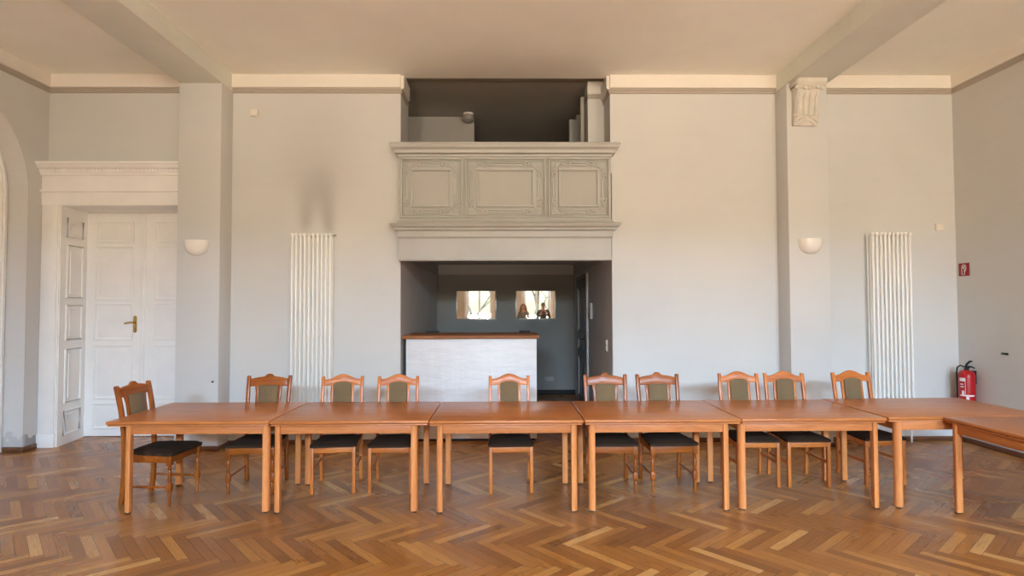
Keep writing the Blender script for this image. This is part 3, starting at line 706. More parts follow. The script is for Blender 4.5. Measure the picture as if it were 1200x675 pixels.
# small boxes on the walls
def plate(name, x, y, z, wx, d, hz, lab, cat, mat, normal='-Y', toggles=0):
    e = empty(name, (x, y, z), {'-Y': 0.0, '-X': R(-90)}[normal], lab, cat)
    MB().box(-wx / 2, wx / 2, -d, 0.0, -hz / 2, hz / 2, min(d, wx) * 0.2).build('cover', mat, e)
    if toggles:
        for k in range(toggles):
            zc = (k - (toggles - 1) / 2) * hz / toggles
            MB().box(-wx * 0.32, wx * 0.32, -d - 0.008, -d + 0.001, zc - hz / toggles * 0.35, zc + hz / toggles * 0.35, 0.003).build('rocker' if toggles > 1 else 'button', mat, e)
    return e
plate('motion_sensor', -3.07, Y0, 4.045, 0.085, 0.045, 0.08, 'small white sensor box high on the wall by the left pilaster', 'sensor', M['plastic'], toggles=1)
plate('junction_box', 5.392, Y0, 2.628, 0.10, 0.03, 0.088, 'small white box on the wall above right radiator', 'junction box', M['plastic'], toggles=1)
plate('light_switch', AR - 0.004, 7.60, 1.155, 0.075, 0.014, 0.15, 'white double light switch on the alcove right wall', 'light switch', M['plastic'], '-X', 2)
plate('wall_outlet', 0.835, AB, 0.29, 0.17, 0.02, 0.085, 'pale outlet low on the alcove back wall right of the counter', 'outlet', M['alcove_band'], toggles=1)
e = empty('wall_box', (AR, 9.0, 1.59), 0, 'narrow white box on the alcove right wall beside the grey door', 'box')  # plain thin white box, use unknown
MB().box(-0.035, 0.0, -0.13, 0.13, -0.12, 0.12, 0.006).build('housing', M['alcove_door_edge'], e)
MB().box(-0.039, -0.034, -0.10, 0.10, -0.09, 0.05, 0.002).build('cover', M['alcove_band'], e)
hk = MB().box(XRW - 0.006, XRW, 6.50, 6.59, 1.10, 1.125, 0.002).tube([(XRW - 0.004, 6.56, 1.112), (XRW - 0.045, 6.54, 1.112), (XRW - 0.055, 6.50, 1.118)], 0.007, 6)
tag(hk.build('wall_hook', M['black']), 'small black metal hook on the right wall', 'hook')
hk = MB().lathe([(0.001, -0.02), (0.010, -0.018), (0.010, 0.001)], (-3.40, 6.93, 0.795), 10, 'Y')
tag(hk.build('wall_plug', M['black']), 'small dark wall plug near the edge of the left pilaster', 'wall plug')
# fire extinguisher sign
sg = empty('extinguisher_sign', (XRW, 7.097, 2.093), 0, 'square red fire extinguisher sign with a white pictogram on the right wall', 'sign')
MB().box(-0.006, 0.0, -0.082, 0.082, -0.078, 0.078, 0.001).build('board', M['sign_red'], sg)
pg = MB(); P2 = lambda pts: [(-0.0075, -a, b) for a, b in pts]       # a: to the right as read
pg.tube(P2([(-0.028, -0.058), (0.014, -0.058), (0.014, -0.03), (0.034, 0.0), (0.036, 0.03), (0.024, 0.054), (0.0, 0.060), (-0.02, 0.05), (-0.026, 0.03)]), 0.0040, 6)
pg.tube(P2([(-0.028, -0.058), (-0.028, 0.02), (-0.02, 0.034), (0.002, 0.034), (0.01, 0.02), (0.012, -0.03)]), 0.0036, 6)
pg.tube(P2([(-0.022, 0.028), (0.0, 0.012), (0.012, 0.03), (0.016, 0.05)]), 0.0034, 6)
pg.build('pictogram', M['label_white'], sg)
# fire extinguisher hanging on the right wall by the corner
fx = empty('fire_extinguisher', (5.49, 6.965, 0.36), 0, 'red fire extinguisher with black lever hanging on the right wall by the corner', 'fire extinguisher')
MB().lathe([(0.001, 0.0), (0.075, 0.004), (0.084, 0.015), (0.085, 0.03), (0.085, 0.455), (0.082, 0.48), (0.068, 0.507), (0.045, 0.522), (0.024, 0.528), (0.022, 0.535), (0.001, 0.535)], (0, 0, 0), 32).build('cylinder', M['red'], fx)
MB().lathe([(0.087, 0.0), (0.087, 0.025)], (0, 0, -0.001), 32).build('foot_ring', M['black'], fx)
t = MB(); t.lathe([(0.026, 0.53), (0.026, 0.545), (0.018, 0.55), (0.018, 0.575), (0.001, 0.58)], (0, 0, 0), 16)
t.box(-0.012, 0.012, -0.045, 0.012, 0.553, 0.575, 0.003); t.build('valve', M['black'], fx)
t = MB()
t.tube([(0, 0.01, 0.57), (0, -0.03, 0.575), (0, -0.085, 0.572), (0.0, -0.12, 0.562)], [0.009, 0.010, 0.010, 0.008], 8)
t.tube([(0, 0.012, 0.575), (0, -0.015, 0.605), (0, -0.055, 0.635), (0, -0.085, 0.640)], [0.010, 0.012, 0.012, 0.008], 8)
t.build('lever', M['black'], fx)
MB().tube([(-0.01, 0.02, 0.562), (-0.03, 0.05, 0.578), (-0.05, 0.075, 0.555), (-0.055, 0.083, 0.50), (-0.052, 0.082, 0.3), (-0.052, 0.082, 0.16)], 0.009, 8).build('hose', M['black'], fx)
# label wrapped round the front
def wrap(mb, a0, a1, z0, z1, r=0.0862, seg=14):
    t = bmesh.new(); rows = []
    for k in range(seg + 1):
        a = a0 + (a1 - a0) * k / seg
        rows.append([t.verts.new((rr * math.cos(a), rr * math.sin(a), z)) for rr, z in ((r, z0), (r, z1), (r - 0.002, z1), (r - 0.002, z0))])
    for p, q in zip(rows, rows[1:]):
        for k in range(4): t.faces.new((p[k], p[(k + 1) % 4], q[(k + 1) % 4], q[k]))
    t.faces.new(rows[0]); t.faces.new(rows[-1][::-1]); bmesh.ops.recalc_face_normals(t, faces=t.faces); mb.add(t)
aF = math.atan2(-6.96, -5.49)
lb = MB(); wrap(lb, aF - 0.9, aF - 0.15, 0.40, 0.44); wrap(lb, aF - 0.2, aF - 0.15, 0.24, 0.42); wrap(lb, aF - 0.85, aF + 0.95, 0.225, 0.242); wrap(lb, aF - 0.6, aF - 0.3, 0.24, 0.29)
wrap(lb, aF - 0.1, aF + 0.25, 0.15, 0.222); wrap(lb, aF - 0.8, aF - 0.35, 0.33, 0.34); wrap(lb, aF - 0.8, aF - 0.4, 0.36, 0.37)
o = lb.build('label_print', M['label_white'], fx); o['label'] = 'white printed label'
MB().box(0.082, 0.11, -0.015, 0.015, 0.36, 0.52, 0.003).box(0.02, 0.09, -0.010, 0.010, 0.508, 0.522, 0.002).build('wall_bracket', M['black'], fx)
# dome lamp on the loft ceiling
dl = empty('dome_lamp', (-0.55, 8.95, 4.62), 0, 'small round dome lamp on the dark loft ceiling', 'ceiling lamp')
MB().lathe([(0.001, -0.135), (0.05, -0.128), (0.085, -0.10), (0.095, -0.065), (0.085, -0.035), (0.07, -0.022), (0.001, -0.022)], (0, 0, 0), 24).build('globe', M['grey_glass'], dl)
MB().lathe([(0.075, -0.024), (0.08, -0.015), (0.08, 0.0)], (0, 0, 0), 24).build('mount', M['plastic'], dl)

# ---------------------------------------------------------------- white counter in the alcove
ct = empty('bar_counter', (-0.41, 7.30, 0), 0, 'white plastered bar counter with a wooden top in the alcove', 'counter')
cx = 0.41
MB().box(-1.222 + cx, 0.393 + cx, 0.0, 0.10, 0.035, 1.262, 0.008).build('front_panel', M['plaster'], ct)
MB().box(0.29 + cx, 0.392 + cx, 0.10, 0.80, 0.035, 1.262, 0.006).build('side_panel', M['plaster'], ct)
MB().box(-1.20 + cx, 0.37 + cx, 0.05, 0.75, 0.0, 0.04).build('plinth', M['dark'], ct)  # near-black colour stands for the shadow under the counter front
MB().prism([(-1.268 + cx, -0.03), (-0.9 + cx, -0.035), (-0.3 + cx, -0.028), (0.1 + cx, -0.034), (0.425 + cx, -0.03), (0.435 + cx, 0.3), (0.428 + cx, 0.9), (-1.26 + cx, 0.9)], 'xy', 1.262, 1.303, 0.008).build('counter_top', M['counter_top'], ct)
for (x, y, sx, lab) in ((-0.98, 8.02, 0.16, 'dark flat tray at the back left end of the counter'), (0.27, 7.98, 0.12, 'small dark tray at the right end of the counter')):
    t = empty('tray', (x, y, 1.303), 0.1, lab, 'tray', 'dark trays on the counter')
    MB().prism([(-sx / 2, 0.0), (sx / 2, 0.0), (sx / 2 + 0.012, 0.03), (sx / 2 + 0.004, 0.03), (sx / 2 - 0.006, 0.006), (-sx / 2 + 0.006, 0.006), (-sx / 2 - 0.004, 0.03), (-sx / 2 - 0.012, 0.03)], 'xz', -0.06, 0.06).box(-sx / 2, sx / 2, -0.064, -0.058, 0.0, 0.03).box(-sx / 2, sx / 2, 0.058, 0.064, 0.0, 0.03).build('dish', M['dark'], t)
    MB().box(-0.01, 0.01, -0.09, -0.064, 0.016, 0.03, 0.003).build('grip', M['dark'], t)

# ================================================================ TABLES
def table(cxw, cyw, rz, hx, hy, legs, lab, grain='x', lift=0.0, name='conference_table'):
    """hx,hy half size of the top; legs = (x0,x1,y0,y1) outer faces of the underframe, in the table's own axes"""
    t = empty(name, (cxw, cyw, 0), rz, lab, 'table', 'beech conference tables')
    zt = 0.75 + lift
    top = M['tab_x'] if grain == 'x' else M['tab_y']
    MB().box(-hx + 0.002, hx - 0.002, -hy, hy, zt - 0.025, zt, 0.007, 3).build('tabletop', top, t)
    MB().box(-hx + 0.010, hx - 0.010, -hy + 0.008, hy - 0.008, zt - 0.040, zt - 0.029, 0.003).box(-hx + 0.03, hx - 0.03, -hy + 0.03, hy - 0.03, zt - 0.03, zt - 0.024).build('extension_leaf', M['edge_x'], t)
    x0, x1, y0, y1 = legs; lw = 0.051; za, zb = zt - 0.115, zt - 0.040
    for (sx, gx) in ((0, x0), (1, x1)):
        for (sy, gy) in ((0, y0), (1, y1)):
            a, b = (gx, gx + lw) if sx == 0 else (gx - lw, gx); c, d = (gy, gy + lw) if sy == 0 else (gy - lw, gy)
            # square leg with the outer corner well rounded
            r = 0.034; q = []
            cxs = [(a, c), (b, c), (b, d), (a, d)]; outer = {(0, 0): 0, (1, 0): 1, (1, 1): 2, (0, 1): 3}[(sx, sy)]
            dirs = [((0, 1), (1, 0)), ((-1, 0), (0, 1)), ((0, -1), (-1, 0)), ((1, 0), (0, -1))]
            for k, (px, py) in enumerate(cxs):
                rr = r if k == outer else 0.005
                e1, e2 = dirs[k]
                for f in range(5):
                    an = f / 4 * math.pi / 2; o_ = (1 - math.sin(an)) * rr, (1 - math.cos(an)) * rr
                    q.append((px + e1[0] * o_[0] + e2[0] * o_[1], py + e1[1] * o_[0] + e2[1] * o_[1]))
            lg = MB().prism(q, 'xy', 0.012, zb).build('leg', M['tab_z'], t)
            MB().box(a + 0.008, b - 0.008, c + 0.008, d - 0.008, 0.0, 0.013, 0.003).build('foot_glide', M['black'], lg)
    g = 0.014
    for yy in (y0 + g, y1 - g - 0.02): MB().box(x0 + lw, x1 - lw, yy, yy + 0.02, za, zb, 0.002).build('apron', M['edge_x'], t)
    for xx in (x0 + g, x1 - g - 0.02): MB().box(xx, xx + 0.02, y0 + lw, y1 - lw, za, zb, 0.002).build('apron', M['tab_y'], t)
    return t
TY0, TY1 = 4.745, 5.700
def row_table(x0, x1, l0, l1, lab, dy=0.0, lift=0.0):
    cx_, cy_ = (x0 + x1) / 2, (TY0 + TY1) / 2 + dy
    return table(cx_, cy_, 0, (x1 - x0) / 2, (TY1 - TY0) / 2, (l0 - cx_, l1 - cx_, 4.80 - (TY0 + TY1) / 2, 5.605 - (TY0 + TY1) / 2), lab, 'x', lift)
row_table(-3.190, -1.888, -3.075, -1.912, 'beech conference table at the end of the row near the double door', 0.02)
row_table(-1.882, -0.612, -1.868, -0.712, 'beech conference table in front of the two left chairs beside the counter', 0.005)
row_table(-0.606, 0.630, -0.556, 0.585, 'beech conference table directly in front of the white counter', -0.015)
row_table(0.636, 1.898, 0.678, 1.822, 'beech conference table in front of the alcove doorway side, fourth from the double door', -0.01)
row_table(1.904, 3.088, 1.905, 3.058, 'beech conference table in front of the right pilaster, last before the corner', 0.005)
table(3.788, 5.283, R(1.5), 0.680, 0.480, (-0.600, 0.578, -0.452, 0.350), 'beech corner table where the row turns towards the extinguisher side', 'x')
table(4.048 + 0.0165, 4.168, R(1.5), 0.478, 0.630, (-0.465, 0.44, -0.56, 0.575), 'beech conference table set crosswise, leading off along the right wall', 'y')

# ================================================================ CHAIRS
def back_y(z):                                                # rake of the back posts
    pts = [(0.0, 0.238), (0.10, 0.222), (0.28, 0.214), (0.45, 0.216), (0.60, 0.224), (0.78, 0.246), (1.03, 0.298)]
    for (z0, y0), (z1, y1) in zip(pts, pts[1:]):
        if z <= z1:
            f = (z - z0) / (z1 - z0); return y0 + (y1 - y0) * f
    return pts[-1][1]
def post_outline(zt, wd, round_top):
    zz = [0.0, 0.05, 0.10, 0.19, 0.28, 0.36, 0.45, 0.53, 0.60, 0.69, 0.78, 0.87, zt]
    f = [(back_y(z) - wd / 2, z) for z in zz]; b = [(back_y(z) + wd / 2, z) for z in zz]
    if round_top:
        y = back_y(zt); b[-1] = (y + wd / 2, zt - wd * 0.3); f[-1] = (y - wd / 2, zt - wd * 0.3)
        return f + [(y - wd * 0.3, zt - 0.003), (y, zt), (y + wd * 0.3, zt - 0.003)] + b[::-1]
    return f + b[::-1]
def shear(x, y, z): return (x, y + back_y(z), z)
def seat_mesh(wf, wb, y0, y1, z0, z1):
    t = bmesh.new(); nx, ny = 10, 10; g = {}
    for i in range(nx + 1):
        for j in range(ny + 1):
            u, v = i / nx * 2 - 1, j / ny
            u = math.copysign(1 - (1 - abs(u)) ** 1.25, u) if u else 0
            hw = (wf + (wb - wf) * v) / 2; xx = u * hw; yy = y0 + (y1 - y0) * v
            ed = max(abs(u), abs(v * 2 - 1)); rim = max(0, (ed - 0.72) / 0.28)
            cr = 0.012 if abs(u) > 0.9 and v < 0.12 else 0
            zz = z1 - 0.020 * rim ** 2 + 0.010 * (1 - u * u) * (1 - (2 * v - 1) ** 2)
            if abs(u) == 1 and v == 0: xx *= 0.96; yy += 0.01
            g[i, j] = t.verts.new((xx, yy, zz))
    low = {}
    for (i, j), v in g.items():
        if i in (0, nx) or j in (0, ny): low[i, j] = t.verts.new((v.co.x * 0.99, y0 + (v.co.y - y0) * 0.99 + 0.002, z0))
    for i in range(nx):
        for j in range(ny): t.faces.new((g[i, j], g[i + 1, j], g[i + 1, j + 1], g[i, j + 1]))
    loop = [(i, 0) for i in range(nx)] + [(nx, j) for j in range(ny)] + [(i, ny) for i in range(nx, 0, -1)] + [(0, j) for j in range(ny, 0, -1)]
    for a, b in zip(loop, loop[1:] + loop[:1]): t.faces.new((g[a], low[a], low[b], g[b]))
    t.faces.new([low[q] for q in loop])
    bmesh.ops.recalc_face_normals(t, faces=t.faces)
    m = MB(); m.add(t); return m
def cushion(hw, z0, z1, arch):
    out = [(-hw, z0), (hw, z0)] + [(hw * math.cos(math.pi * k / 16), z1 - arch + arch * math.sin(math.pi * k / 16) ** 0.8 if 0 < k < 16 else z1 - arch) for k in range(17)]
    m = MB(); m.prism(out, 'xz', -0.022, 0.012, 0.006, shear); return m
def chair_b():
    """lighter chair: arched crest, square legs"""
    c = empty('dining_chair', (0, 0, 0), 0, 'chair', 'chair')
    wx, wz = M['chb_x'], M['chb_z']
    for s in (-1, 1):
        x0, x1 = sorted((s * 0.200, s * 0.170))
        MB().prism(post_outline(0.985, 0.034, False), 'yz', x0, x1, 0.004).build('rear_leg', wz, c)
        lg = MB().prism([(-0.2025, 0.0), (-0.1755, 0.0), (-0.171, 0.415), (-0.2065, 0.415)], 'yz', x0 * 0.98, x1 * 0.98, 0.004).build('leg', wz, c)
        MB().box(min(x0, x1) * 0.98 + 0.004, max(x0, x1) * 0.98 - 0.004, -0.199, -0.179, -0.0, 0.006).build('foot_glide', M['black'], lg)
        MB().box(s * 0.185 - 0.009, s * 0.185 + 0.009, -0.175, 0.205, 0.205, 0.232, 0.003).build('side_stretcher', wz, c)
        MB().box(s * 0.185 - 0.010, s * 0.185 + 0.010, -0.175, 0.202, 0.362, 0.415, 0.003).build('seat_rail', wx, c)
        MB().prism([(s * 0.087, 0.60), (s * 0.111, 0.60), (s * 0.109, 0.925), (s * 0.086, 0.93)], 'xz', -0.010, 0.010, 0.002, shear).build('back_slat', wz, c)
    MB().box(-0.168, 0.168, -0.201, -0.181, 0.362, 0.415, 0.003).build('seat_rail', wx, c)
    MB().box(-0.168, 0.168, 0.204, 0.224, 0.362, 0.415, 0.003).build('seat_rail', wx, c)
    MB().prism([(-0.17, 0.565), (0.17, 0.565), (0.17, 0.605), (-0.17, 0.605)], 'xz', -0.011, 0.011, 0.003, shear).build('lower_back_rail', wx, c)
    up = []; lo = []
    for k in range(33):
        x = -0.171 + 0.342 * k / 32; u = abs(x) / 0.171
        up.append((x, 0.958 + 0.048 * (0.5 + 0.5 * math.cos(math.pi * min(1, u * 1.12)))))
        lo.append((x, 0.905 + 0.008 * math.cos(math.pi * u) if abs(x) > 0.087 else 0.909 + 0.024 * max(0, 1 - (x / 0.087) ** 2) ** 0.5))
    MB().prism(lo + up[::-1], 'xz', -0.014, 0.013, 0.003, shear).build('crest_rail', wx, c)
    cushion(0.0855, 0.60, 0.932, 0.024).build('back_cushion', M['fabric'], c)
    seat_mesh(0.415, 0.365, -0.222, 0.196, 0.412, 0.452).build('seat', M['seat'], c)
    return c
def chair_a():
    """redder chair: peaked crest, turned front legs"""
    c = empty('dining_chair', (0, 0, 0), 0, 'chair', 'chair')
    wx, wz = M['cha_x'], M['cha_z']
    turned = [(0.010, 0.0), (0.0135, 0.004), (0.0115, 0.05), (0.0165, 0.092), (0.013, 0.10), (0.019, 0.108), (0.022, 0.118)]
    mid = [(0.022, 0.176), (0.019, 0.186), (0.0125, 0.192), (0.018, 0.200), (0.0125, 0.208), (0.014, 0.225), (0.0175, 0.262), (0.014, 0.29), (0.011, 0.296), (0.019, 0.304), (0.0125, 0.312), (0.0135, 0.325), (0.021, 0.336)]
    for s in (-1, 1):
        x0, x1 = sorted((s * 0.203, s * 0.170))
        fn = lambda x, y, z, s=s: (x + s * (0.010 * max(0, z - 0.6) / 0.4 - 0.014 * max(0, 0.42 - z) / 0.42 * 0), y, z)
        MB().prism(post_outline(0.995, 0.038, True), 'yz', x0, x1, 0.007, fn).build('rear_leg', wz, c)
        lx = s * 0.192
        lg = MB().box(lx - 0.021, lx + 0.021, -0.215, -0.173, 0.334, 0.415, 0.003).box(lx - 0.021, lx + 0.021, -0.215, -0.173, 0.116, 0.178, 0.006)
        lg.lathe(turned, (lx, -0.194, 0), 14).lathe(mid, (lx, -0.194, 0), 14).build('leg', wz, c)
        MB().lathe([(0.008, -0.178), (0.0105, -0.1), (0.0125, 0.02), (0.0105, 0.12), (0.008, 0.212)], (s * 0.189, 0, 0.147), 10, 'Y').build('side_stretcher', wx, c)
        MB().box(s * 0.188 - 0.011, s * 0.188 + 0.011, -0.175, 0.202, 0.352, 0.415, 0.003).build('seat_rail', wx, c)
        MB().prism([(s * 0.083, 0.60), (s * 0.108, 0.60), (s * 0.118, 0.72), (s * 0.118, 0.83), (s * 0.133, 0.915), (s * 0.094, 0.915), (s * 0.094, 0.83), (s * 0.090, 0.72)], 'xz', -0.010, 0.010, 0.002, shear).build('back_slat', wz, c)
    MB().box(-0.172, 0.172, -0.208, -0.186, 0.352, 0.415, 0.003).build('seat_rail', wx, c)
    MB().box(-0.168, 0.168, 0.204, 0.224, 0.352, 0.415, 0.003).build('seat_rail', wx, c)
    MB().prism([(-0.172, 0.565), (0.172, 0.565), (0.172, 0.605), (-0.172, 0.605)], 'xz', -0.011, 0.011, 0.003, shear).build('lower_back_rail', wx, c)
    up = []; lo = []
    for k in range(41):
        x = -0.176 + 0.352 * k / 40; u = abs(x) / 0.176
        z = 0.962 + 0.026 * (1 - u) ** 0.8 + 0.024 * math.exp(-((x / 0.036) ** 4)) * 1.0 + 0.004 * math.sin(u * math.pi)
        up.append((x, z)); lo.append((x, 0.898 + 0.006 * math.cos(u * math.pi)))
    MB().prism(lo + up[::-1], 'xz', -0.014, 0.013, 0.003, shear).build('crest_rail', wx, c)
    cushion(0.0925, 0.60, 0.904, 0.004).build('back_cushion', M['fabric'], c)
    seat_mesh(0.455, 0.372, -0.232, 0.196, 0.412, 0.456).build('seat', M['seat'], c)
    return c
A0, B0 = chair_a(), chair_b(); used = set()
def place(kind, x, y, deg, lab):
    src = A0 if kind == 'a' else B0
    o = src if kind not in used else copy_tree(src)
    used.add(kind)
    o.location = (x, y, 0); o.rotation_euler = (0, 0, R(deg)); o['label'] = lab
    o['group'] = 'dark upholstered chairs with peaked crest and turned legs' if kind == 'a' else 'orange wooden chairs with arched crest and square legs'
place('a', -3.0, 5.245, 85, 'red-brown chair with turned legs, turned sideways at the table end by the double door')
place('a', -2.283, 5.520, 3, 'red-brown chair with peaked crest standing just left of the left radiator')
place('b', -1.553, 5.505, 5.5, 'orange wooden chair with arched crest backed by the left radiator edge and bare wall')
place('b', -1.028, 5.490, 1.7, 'orange wooden chair with arched crest in front of the dark left edge of the counter')
place('b', 0.048, 5.485, 1.5, 'orange wooden chair with arched crest in front of the white counter\'s right part')
place('a', 0.972, 5.485, -1.0, 'chair with peaked crest in front of the grey alcove door')
place('a', 1.500, 5.490, 2.3, 'red-brown chair with peaked crest before the bare wall right of the alcove')
place('b', 2.320, 5.600, -1.5, 'orange wooden chair with arched crest just left of the right pilaster')
place('b', 2.783, 5.600, -0.5, 'orange wooden chair with arched crest directly before the right pilaster')
place('b', 3.500, 5.640, 3.5, 'orange wooden chair with arched crest next to the right radiator')

# ================================================================ THE TWO PEOPLE (seen in the mirror, behind the camera)
def skin_mesh(name, pts, edges, mat, parent, root=0, sub=2):
    bm = bmesh.new(); L_ = bm.verts.layers.skin.verify(); vs = []
    for (x, y, z, r) in pts:
        v = bm.verts.new((x, y, z)); v[L_].radius = (r, r) if not isinstance(r, tuple) else r; vs.append(v)
    for a, b in edges: bm.edges.new((vs[a], vs[b]))
    vs[root][L_].use_root = True
    me = bpy.data.meshes.new(name); bm.to_mesh(me); bm.free(); me.materials.append(mat)
    o = bpy.data.objects.new(name, me); COL.objects.link(o); o.parent = parent
    o.modifiers.new('skin', 'SKIN').use_smooth_shade = True
    s = o.modifiers.new('sub', 'SUBSURF'); s.levels = sub; s.render_levels = sub
    return o
def chain(pts, edges, start, seq):
    prev = start
    for p in seq:
        pts.append(p); edges.append((prev, len(pts) - 1)); prev = len(pts) - 1
    return prev
def person(x, y, H, lab, woman, phone):
    p = empty('person', (x, y, 0), 0, lab, 'person', 'people facing the mirror')
    k = H / 1.8; sw = (0.165 if woman else 0.195) * k
    # +Y is the way they face
    sh = (-sw, sw); hip = 0.095 * k
    J = {}
    for s in (-1, 1):
        if phone: J[s] = [(s * sw, 0, 1.47 * k), (s * (sw + 0.06), 0.02, 1.19 * k), (s * 0.10, 0.27, 1.36 * k), (s * 0.075, 0.33, 1.42 * k)]
        else: J[s] = [(s * sw, 0, 1.46 * k), (s * (sw + 0.05), 0.0, 1.16 * k), (s * (sw + 0.055), 0.06, 0.90 * k), (s * (sw + 0.05), 0.08, 0.82 * k)]
    # body: legs, trunk, neck, head, arms and hands as one surface
    pts = [(0, 0, 0.98 * k, 0.115 * k)]; ed = []
    ch = chain(pts, ed, 0, [(0, 0, 1.14 * k, 0.115 * k), (0, 0.01, 1.30 * k, 0.125 * k), (0, 0, 1.44 * k, 0.085 * k)]); chest = ch - 1
    nk = chain(pts, ed, ch, [(0, 0.005, 1.53 * k, 0.05 * k), (0, 0.015, 1.60 * k, 0.062 * k), (0, 0.022, 1.68 * k, 0.080 * k), (0, 0.012, 1.745 * k, 0.066 * k)])
    for s in (-1, 1):
        a, b, c_, d = J[s]
        e = chain(pts, ed, ch, [(a[0], a[1], a[2], 0.055 * k), (b[0], b[1], b[2], 0.04 * k), (c_[0], c_[1], c_[2], 0.026 * k), (d[0], d[1], d[2], 0.032 * k)])
        v = Vector(d) - Vector(c_); v.normalize(); side = Vector((1, 0, 0)) if not phone else Vector((0, 0.2, -1)).normalized()
        palm = Vector((0, 0, 0))
        for f in range(4):
            off = side * ((f - 1.5) * 0.019); ln = (0.066, 0.08, 0.085, 0.072)[f] * k
            b0 = Vector(d) + v * 0.035 + off
            bend = Vector((-s * 0.6, 0.3, 0)) if phone else Vector((0, 0.5, 0))
            chain(pts, ed, e, [(*b0, 0.0095), (*(b0 + v * ln * 0.5), 0.0085), (*(b0 + v * ln * 0.85 + bend * ln * 0.4), 0.0075)])
        th = Vector(d) + side * 0.0 + (Vector((0, 0, 0.03)) if phone else Vector((-s * 0.03, 0.02, -0.01)))
        chain(pts, ed, e, [(*th, 0.011), (*(th + v * 0.035), 0.009)])
        chain(pts, ed, 0, [(s * hip * 0.9, 0, 0.86 * k, 0.072 * k), (s * hip * 1.05, 0.01, 0.50 * k, 0.058 * k), (s * hip * 1.1, -0.01, 0.10 * k, 0.04 * k), (s * hip * 1.15, 0.02, 0.045, 0.04), (s * hip * 1.25, 0.13, 0.035, 0.032)])
    skin_mesh('body', pts, ed, M['skin'], p, 0)
    # face details
    hz = 1.675 * k
    f = MB()
    for s in (-1, 1):
        f.sphere((s * 0.032, 0.098 * k, hz + 0.004), 0.011, 1.2, 0.6, 0.8, 10)
    f.build('eye', M['label_white'], p)
    f = MB()
    for s in (-1, 1): f.sphere((s * 0.032, 0.104 * k, hz + 0.004), 0.0055, 1, 0.6, 1, 8)
    f.build('pupil', M['black'], p)
    MB().tube([(0, 0.098 * k, hz), (0, 0.112 * k, hz - 0.02), (0, 0.120 * k, hz - 0.036), (0, 0.10 * k, hz - 0.045)], [0.008, 0.010, 0.013, 0.008], 8).build('nose', M['skin'], p)
    MB().tube([(-0.026, 0.088 * k, hz - 0.072), (0, 0.100 * k, hz - 0.070), (0.026, 0.088 * k, hz - 0.072)], [0.004, 0.008, 0.004], 8).build('mouth', M['sign_red'] if woman else M['skin'], p)
    for s in (-1, 1): MB().sphere((s * 0.083 * k, 0.01, hz - 0.01), 0.03, 0.35, 0.6, 1.0, 10).build('ear', M['skin'], p)
    # hair
    hr = MB(); hr.sphere((0, -0.006, 1.715 * k), 0.098 * k, 0.96, 1.06, 0.98, 18)
    if woman:
        for q in range(9):
            a = math.pi * (0.95 + 1.1 * q / 8) ; cxq, cyq = 0.085 * math.cos(a) * 1.05, 0.09 * math.sin(a)
            hr.tube([(cxq * 0.8, cyq * 0.8, 1.74 * k), (cxq * 1.1, cyq * 1.05, 1.62 * k), (cxq * 1.35, cyq * 1.2, 1.48 * k), (cxq * 1.5, cyq * 1.3 - 0.02, 1.34 * k)], [0.035, 0.042, 0.044, 0.022], 8)
    for v in hr.bm.verts:
        if v.co.y > 0.06 * k and v.co.z < 1.725 * k and abs(v.co.x) < 0.085: v.co.y = min(v.co.y, 0.05 * k)
    hr.build('hair', M['hair_light' if woman else 'hair_grey'], p)
    # clothes
    g = 0.014
    pts = [(0, 0, 0.86 * k, 0.150 * k + g)]; ed = []
    ch = chain(pts, ed, 0, [(0, 0, 0.98 * k, 0.145 * k + g), (0, 0, 1.12 * k, 0.128 * k + g), (0, 0.01, 1.30 * k, 0.135 * k + g), (0, 0, 1.45 * k, 0.085 * k + g)])
    chain(pts, ed, ch, [(0, 0.003, 1.505 * k, 0.058 * k)])
    for s in (-1, 1):
        a, b, c_, d = J[s]; w_ = Vector(b).lerp(Vector(c_), 0.9)
        chain(pts, ed, ch, [(a[0], a[1], a[2], 0.064 * k), (b[0], b[1], b[2], 0.052 * k), (w_.x, w_.y, w_.z, 0.040 * k)])
    skin_mesh('sweater', pts, ed, M['knit_grey' if woman else 'knit_dark'], p, 0)
    pts = [(0, 0, 0.99 * k, 0.145 * k)]; ed = []
    cr = chain(pts, ed, 0, [(0, 0, 0.90 * k, 0.13 * k)])
    for s in (-1, 1): chain(pts, ed, cr, [(s * hip, 0, 0.78 * k, 0.092 * k), (s * hip * 1.05, 0.01, 0.50 * k, 0.070 * k), (s * hip * 1.1, -0.01, 0.10 * k, 0.06 * k)])
    skin_mesh('trousers', pts, ed, M['denim'], p, 0)
    for s in (-1, 1):
        MB().box(s * hip * 1.2 - 0.05, s * hip * 1.2 + 0.05, -0.09, 0.20, 0.0, 0.085, 0.03, 3).build('shoe', M['shoe'], p)
    return p
person(0.735, -0.95, 1.77, 'person with long light brown hair in a grey sweater, arms at the sides', True, False)
pm = person(1.515, -0.95, 1.81, 'person with short grey hair in a dark sweater holding up a phone', False, True)
ph = tag(MB().box(1.515 - 0.075, 1.515 + 0.075, -0.95 + 0.365, -0.95 + 0.374, 1.405, 1.478, 0.004).build('smartphone', M['black']), 'black phone held upright by the person with short grey hair', 'phone')
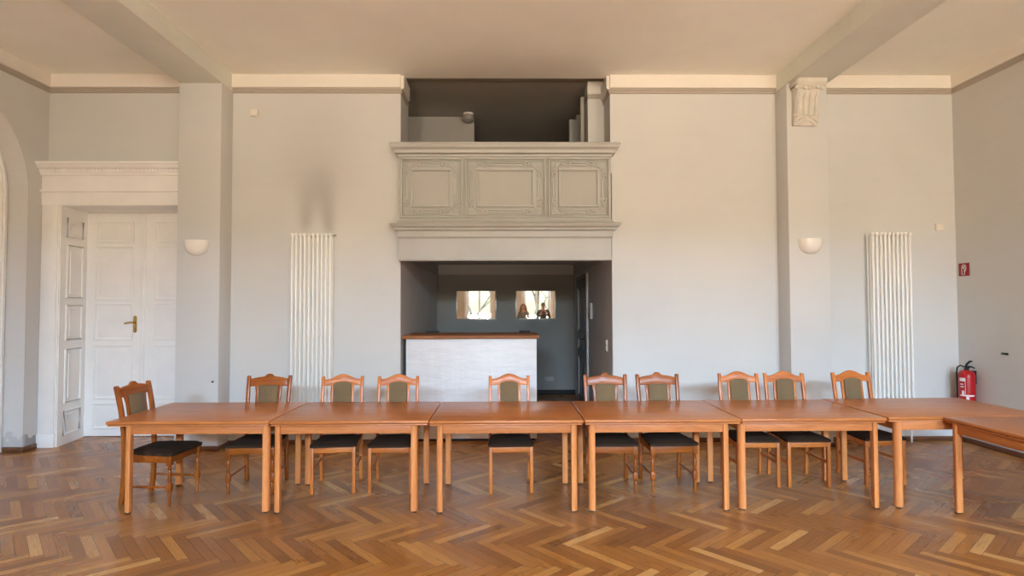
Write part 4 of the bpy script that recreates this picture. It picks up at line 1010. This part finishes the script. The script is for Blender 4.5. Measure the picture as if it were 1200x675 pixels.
# glasses on the second person
gl = MB()
for s in (-1, 1):
    gl.tube([(s * 0.033 + 0.022 * math.cos(a), 0.118, 1.690 + 0.017 * math.sin(a)) for a in [2 * math.pi * q / 16 for q in range(16)]], 0.0025, 6, True)
    gl.tube([(s * 0.055, 0.116, 1.693), (s * 0.086, 0.09, 1.693), (s * 0.09, -0.01, 1.69)], 0.0025, 6)
gl.tube([(-0.012, 0.119, 1.692), (0.012, 0.119, 1.692)], 0.0025, 6)
gl.build('eyeglasses', M['black'], pm)

# ================================================================ TREES IN THE YARD
def tree(x, y, seed, lab):
    rnd = random.Random(seed); t = empty('yard_tree', (x, y, -0.9), 0, lab, 'tree', 'trees outside the rear windows')
    br = MB(); lf = MB(); tips = []
    def grow(p, d, ln, r, lev):
        pts = [p]; q = p.copy(); dd = d.copy()
        for k in range(4):
            dd = (dd + Vector((rnd.uniform(-.18, .18), rnd.uniform(-.18, .18), rnd.uniform(-.04, .14)))).normalized(); q = q + dd * ln / 4; pts.append(q.copy())
        br.tube(pts, [r * (1 - 0.13 * k) for k in range(5)], 7 if lev < 2 else 5)
        if lev < 3:
            for k in range(3 if lev else 5):
                a = rnd.uniform(0, 6.28); nd = (dd * 0.8 + Vector((math.cos(a), math.sin(a), rnd.uniform(0, .5)))).normalized()
                grow(pts[rnd.choice((2, 3, 4))].copy(), nd, ln * rnd.uniform(.5, .7), r * 0.45, lev + 1)
        else: tips.append(q)
    grow(Vector((0, 0, 0)), Vector((0, 0, 1)), 3.2, 0.17, 0)
    for c in tips:
        for k in range(8):
            o = c + Vector((rnd.gauss(0, .2), rnd.gauss(0, .2), rnd.gauss(0, .2))); b = bmesh.new()
            v = [b.verts.new(q) for q in ((0, -.06, 0), (.03, 0, .01), (0, .07, 0), (-.03, 0, .01))]; b.faces.new(v)
            lf.add(b, Matrix.Translation(o) @ Euler((rnd.uniform(0, 6), rnd.uniform(0, 6), rnd.uniform(0, 6))).to_matrix().to_4x4())
    br.build('trunk', M['tree'], t); lf.build('foliage', M['leaf'], t, 0)
tree(-1.7, -11.0, 3, 'slender leafy tree in the yard outside the left middle window')
tree(1.9, -13.0, 8, 'slender leafy tree in the yard outside the right middle window')
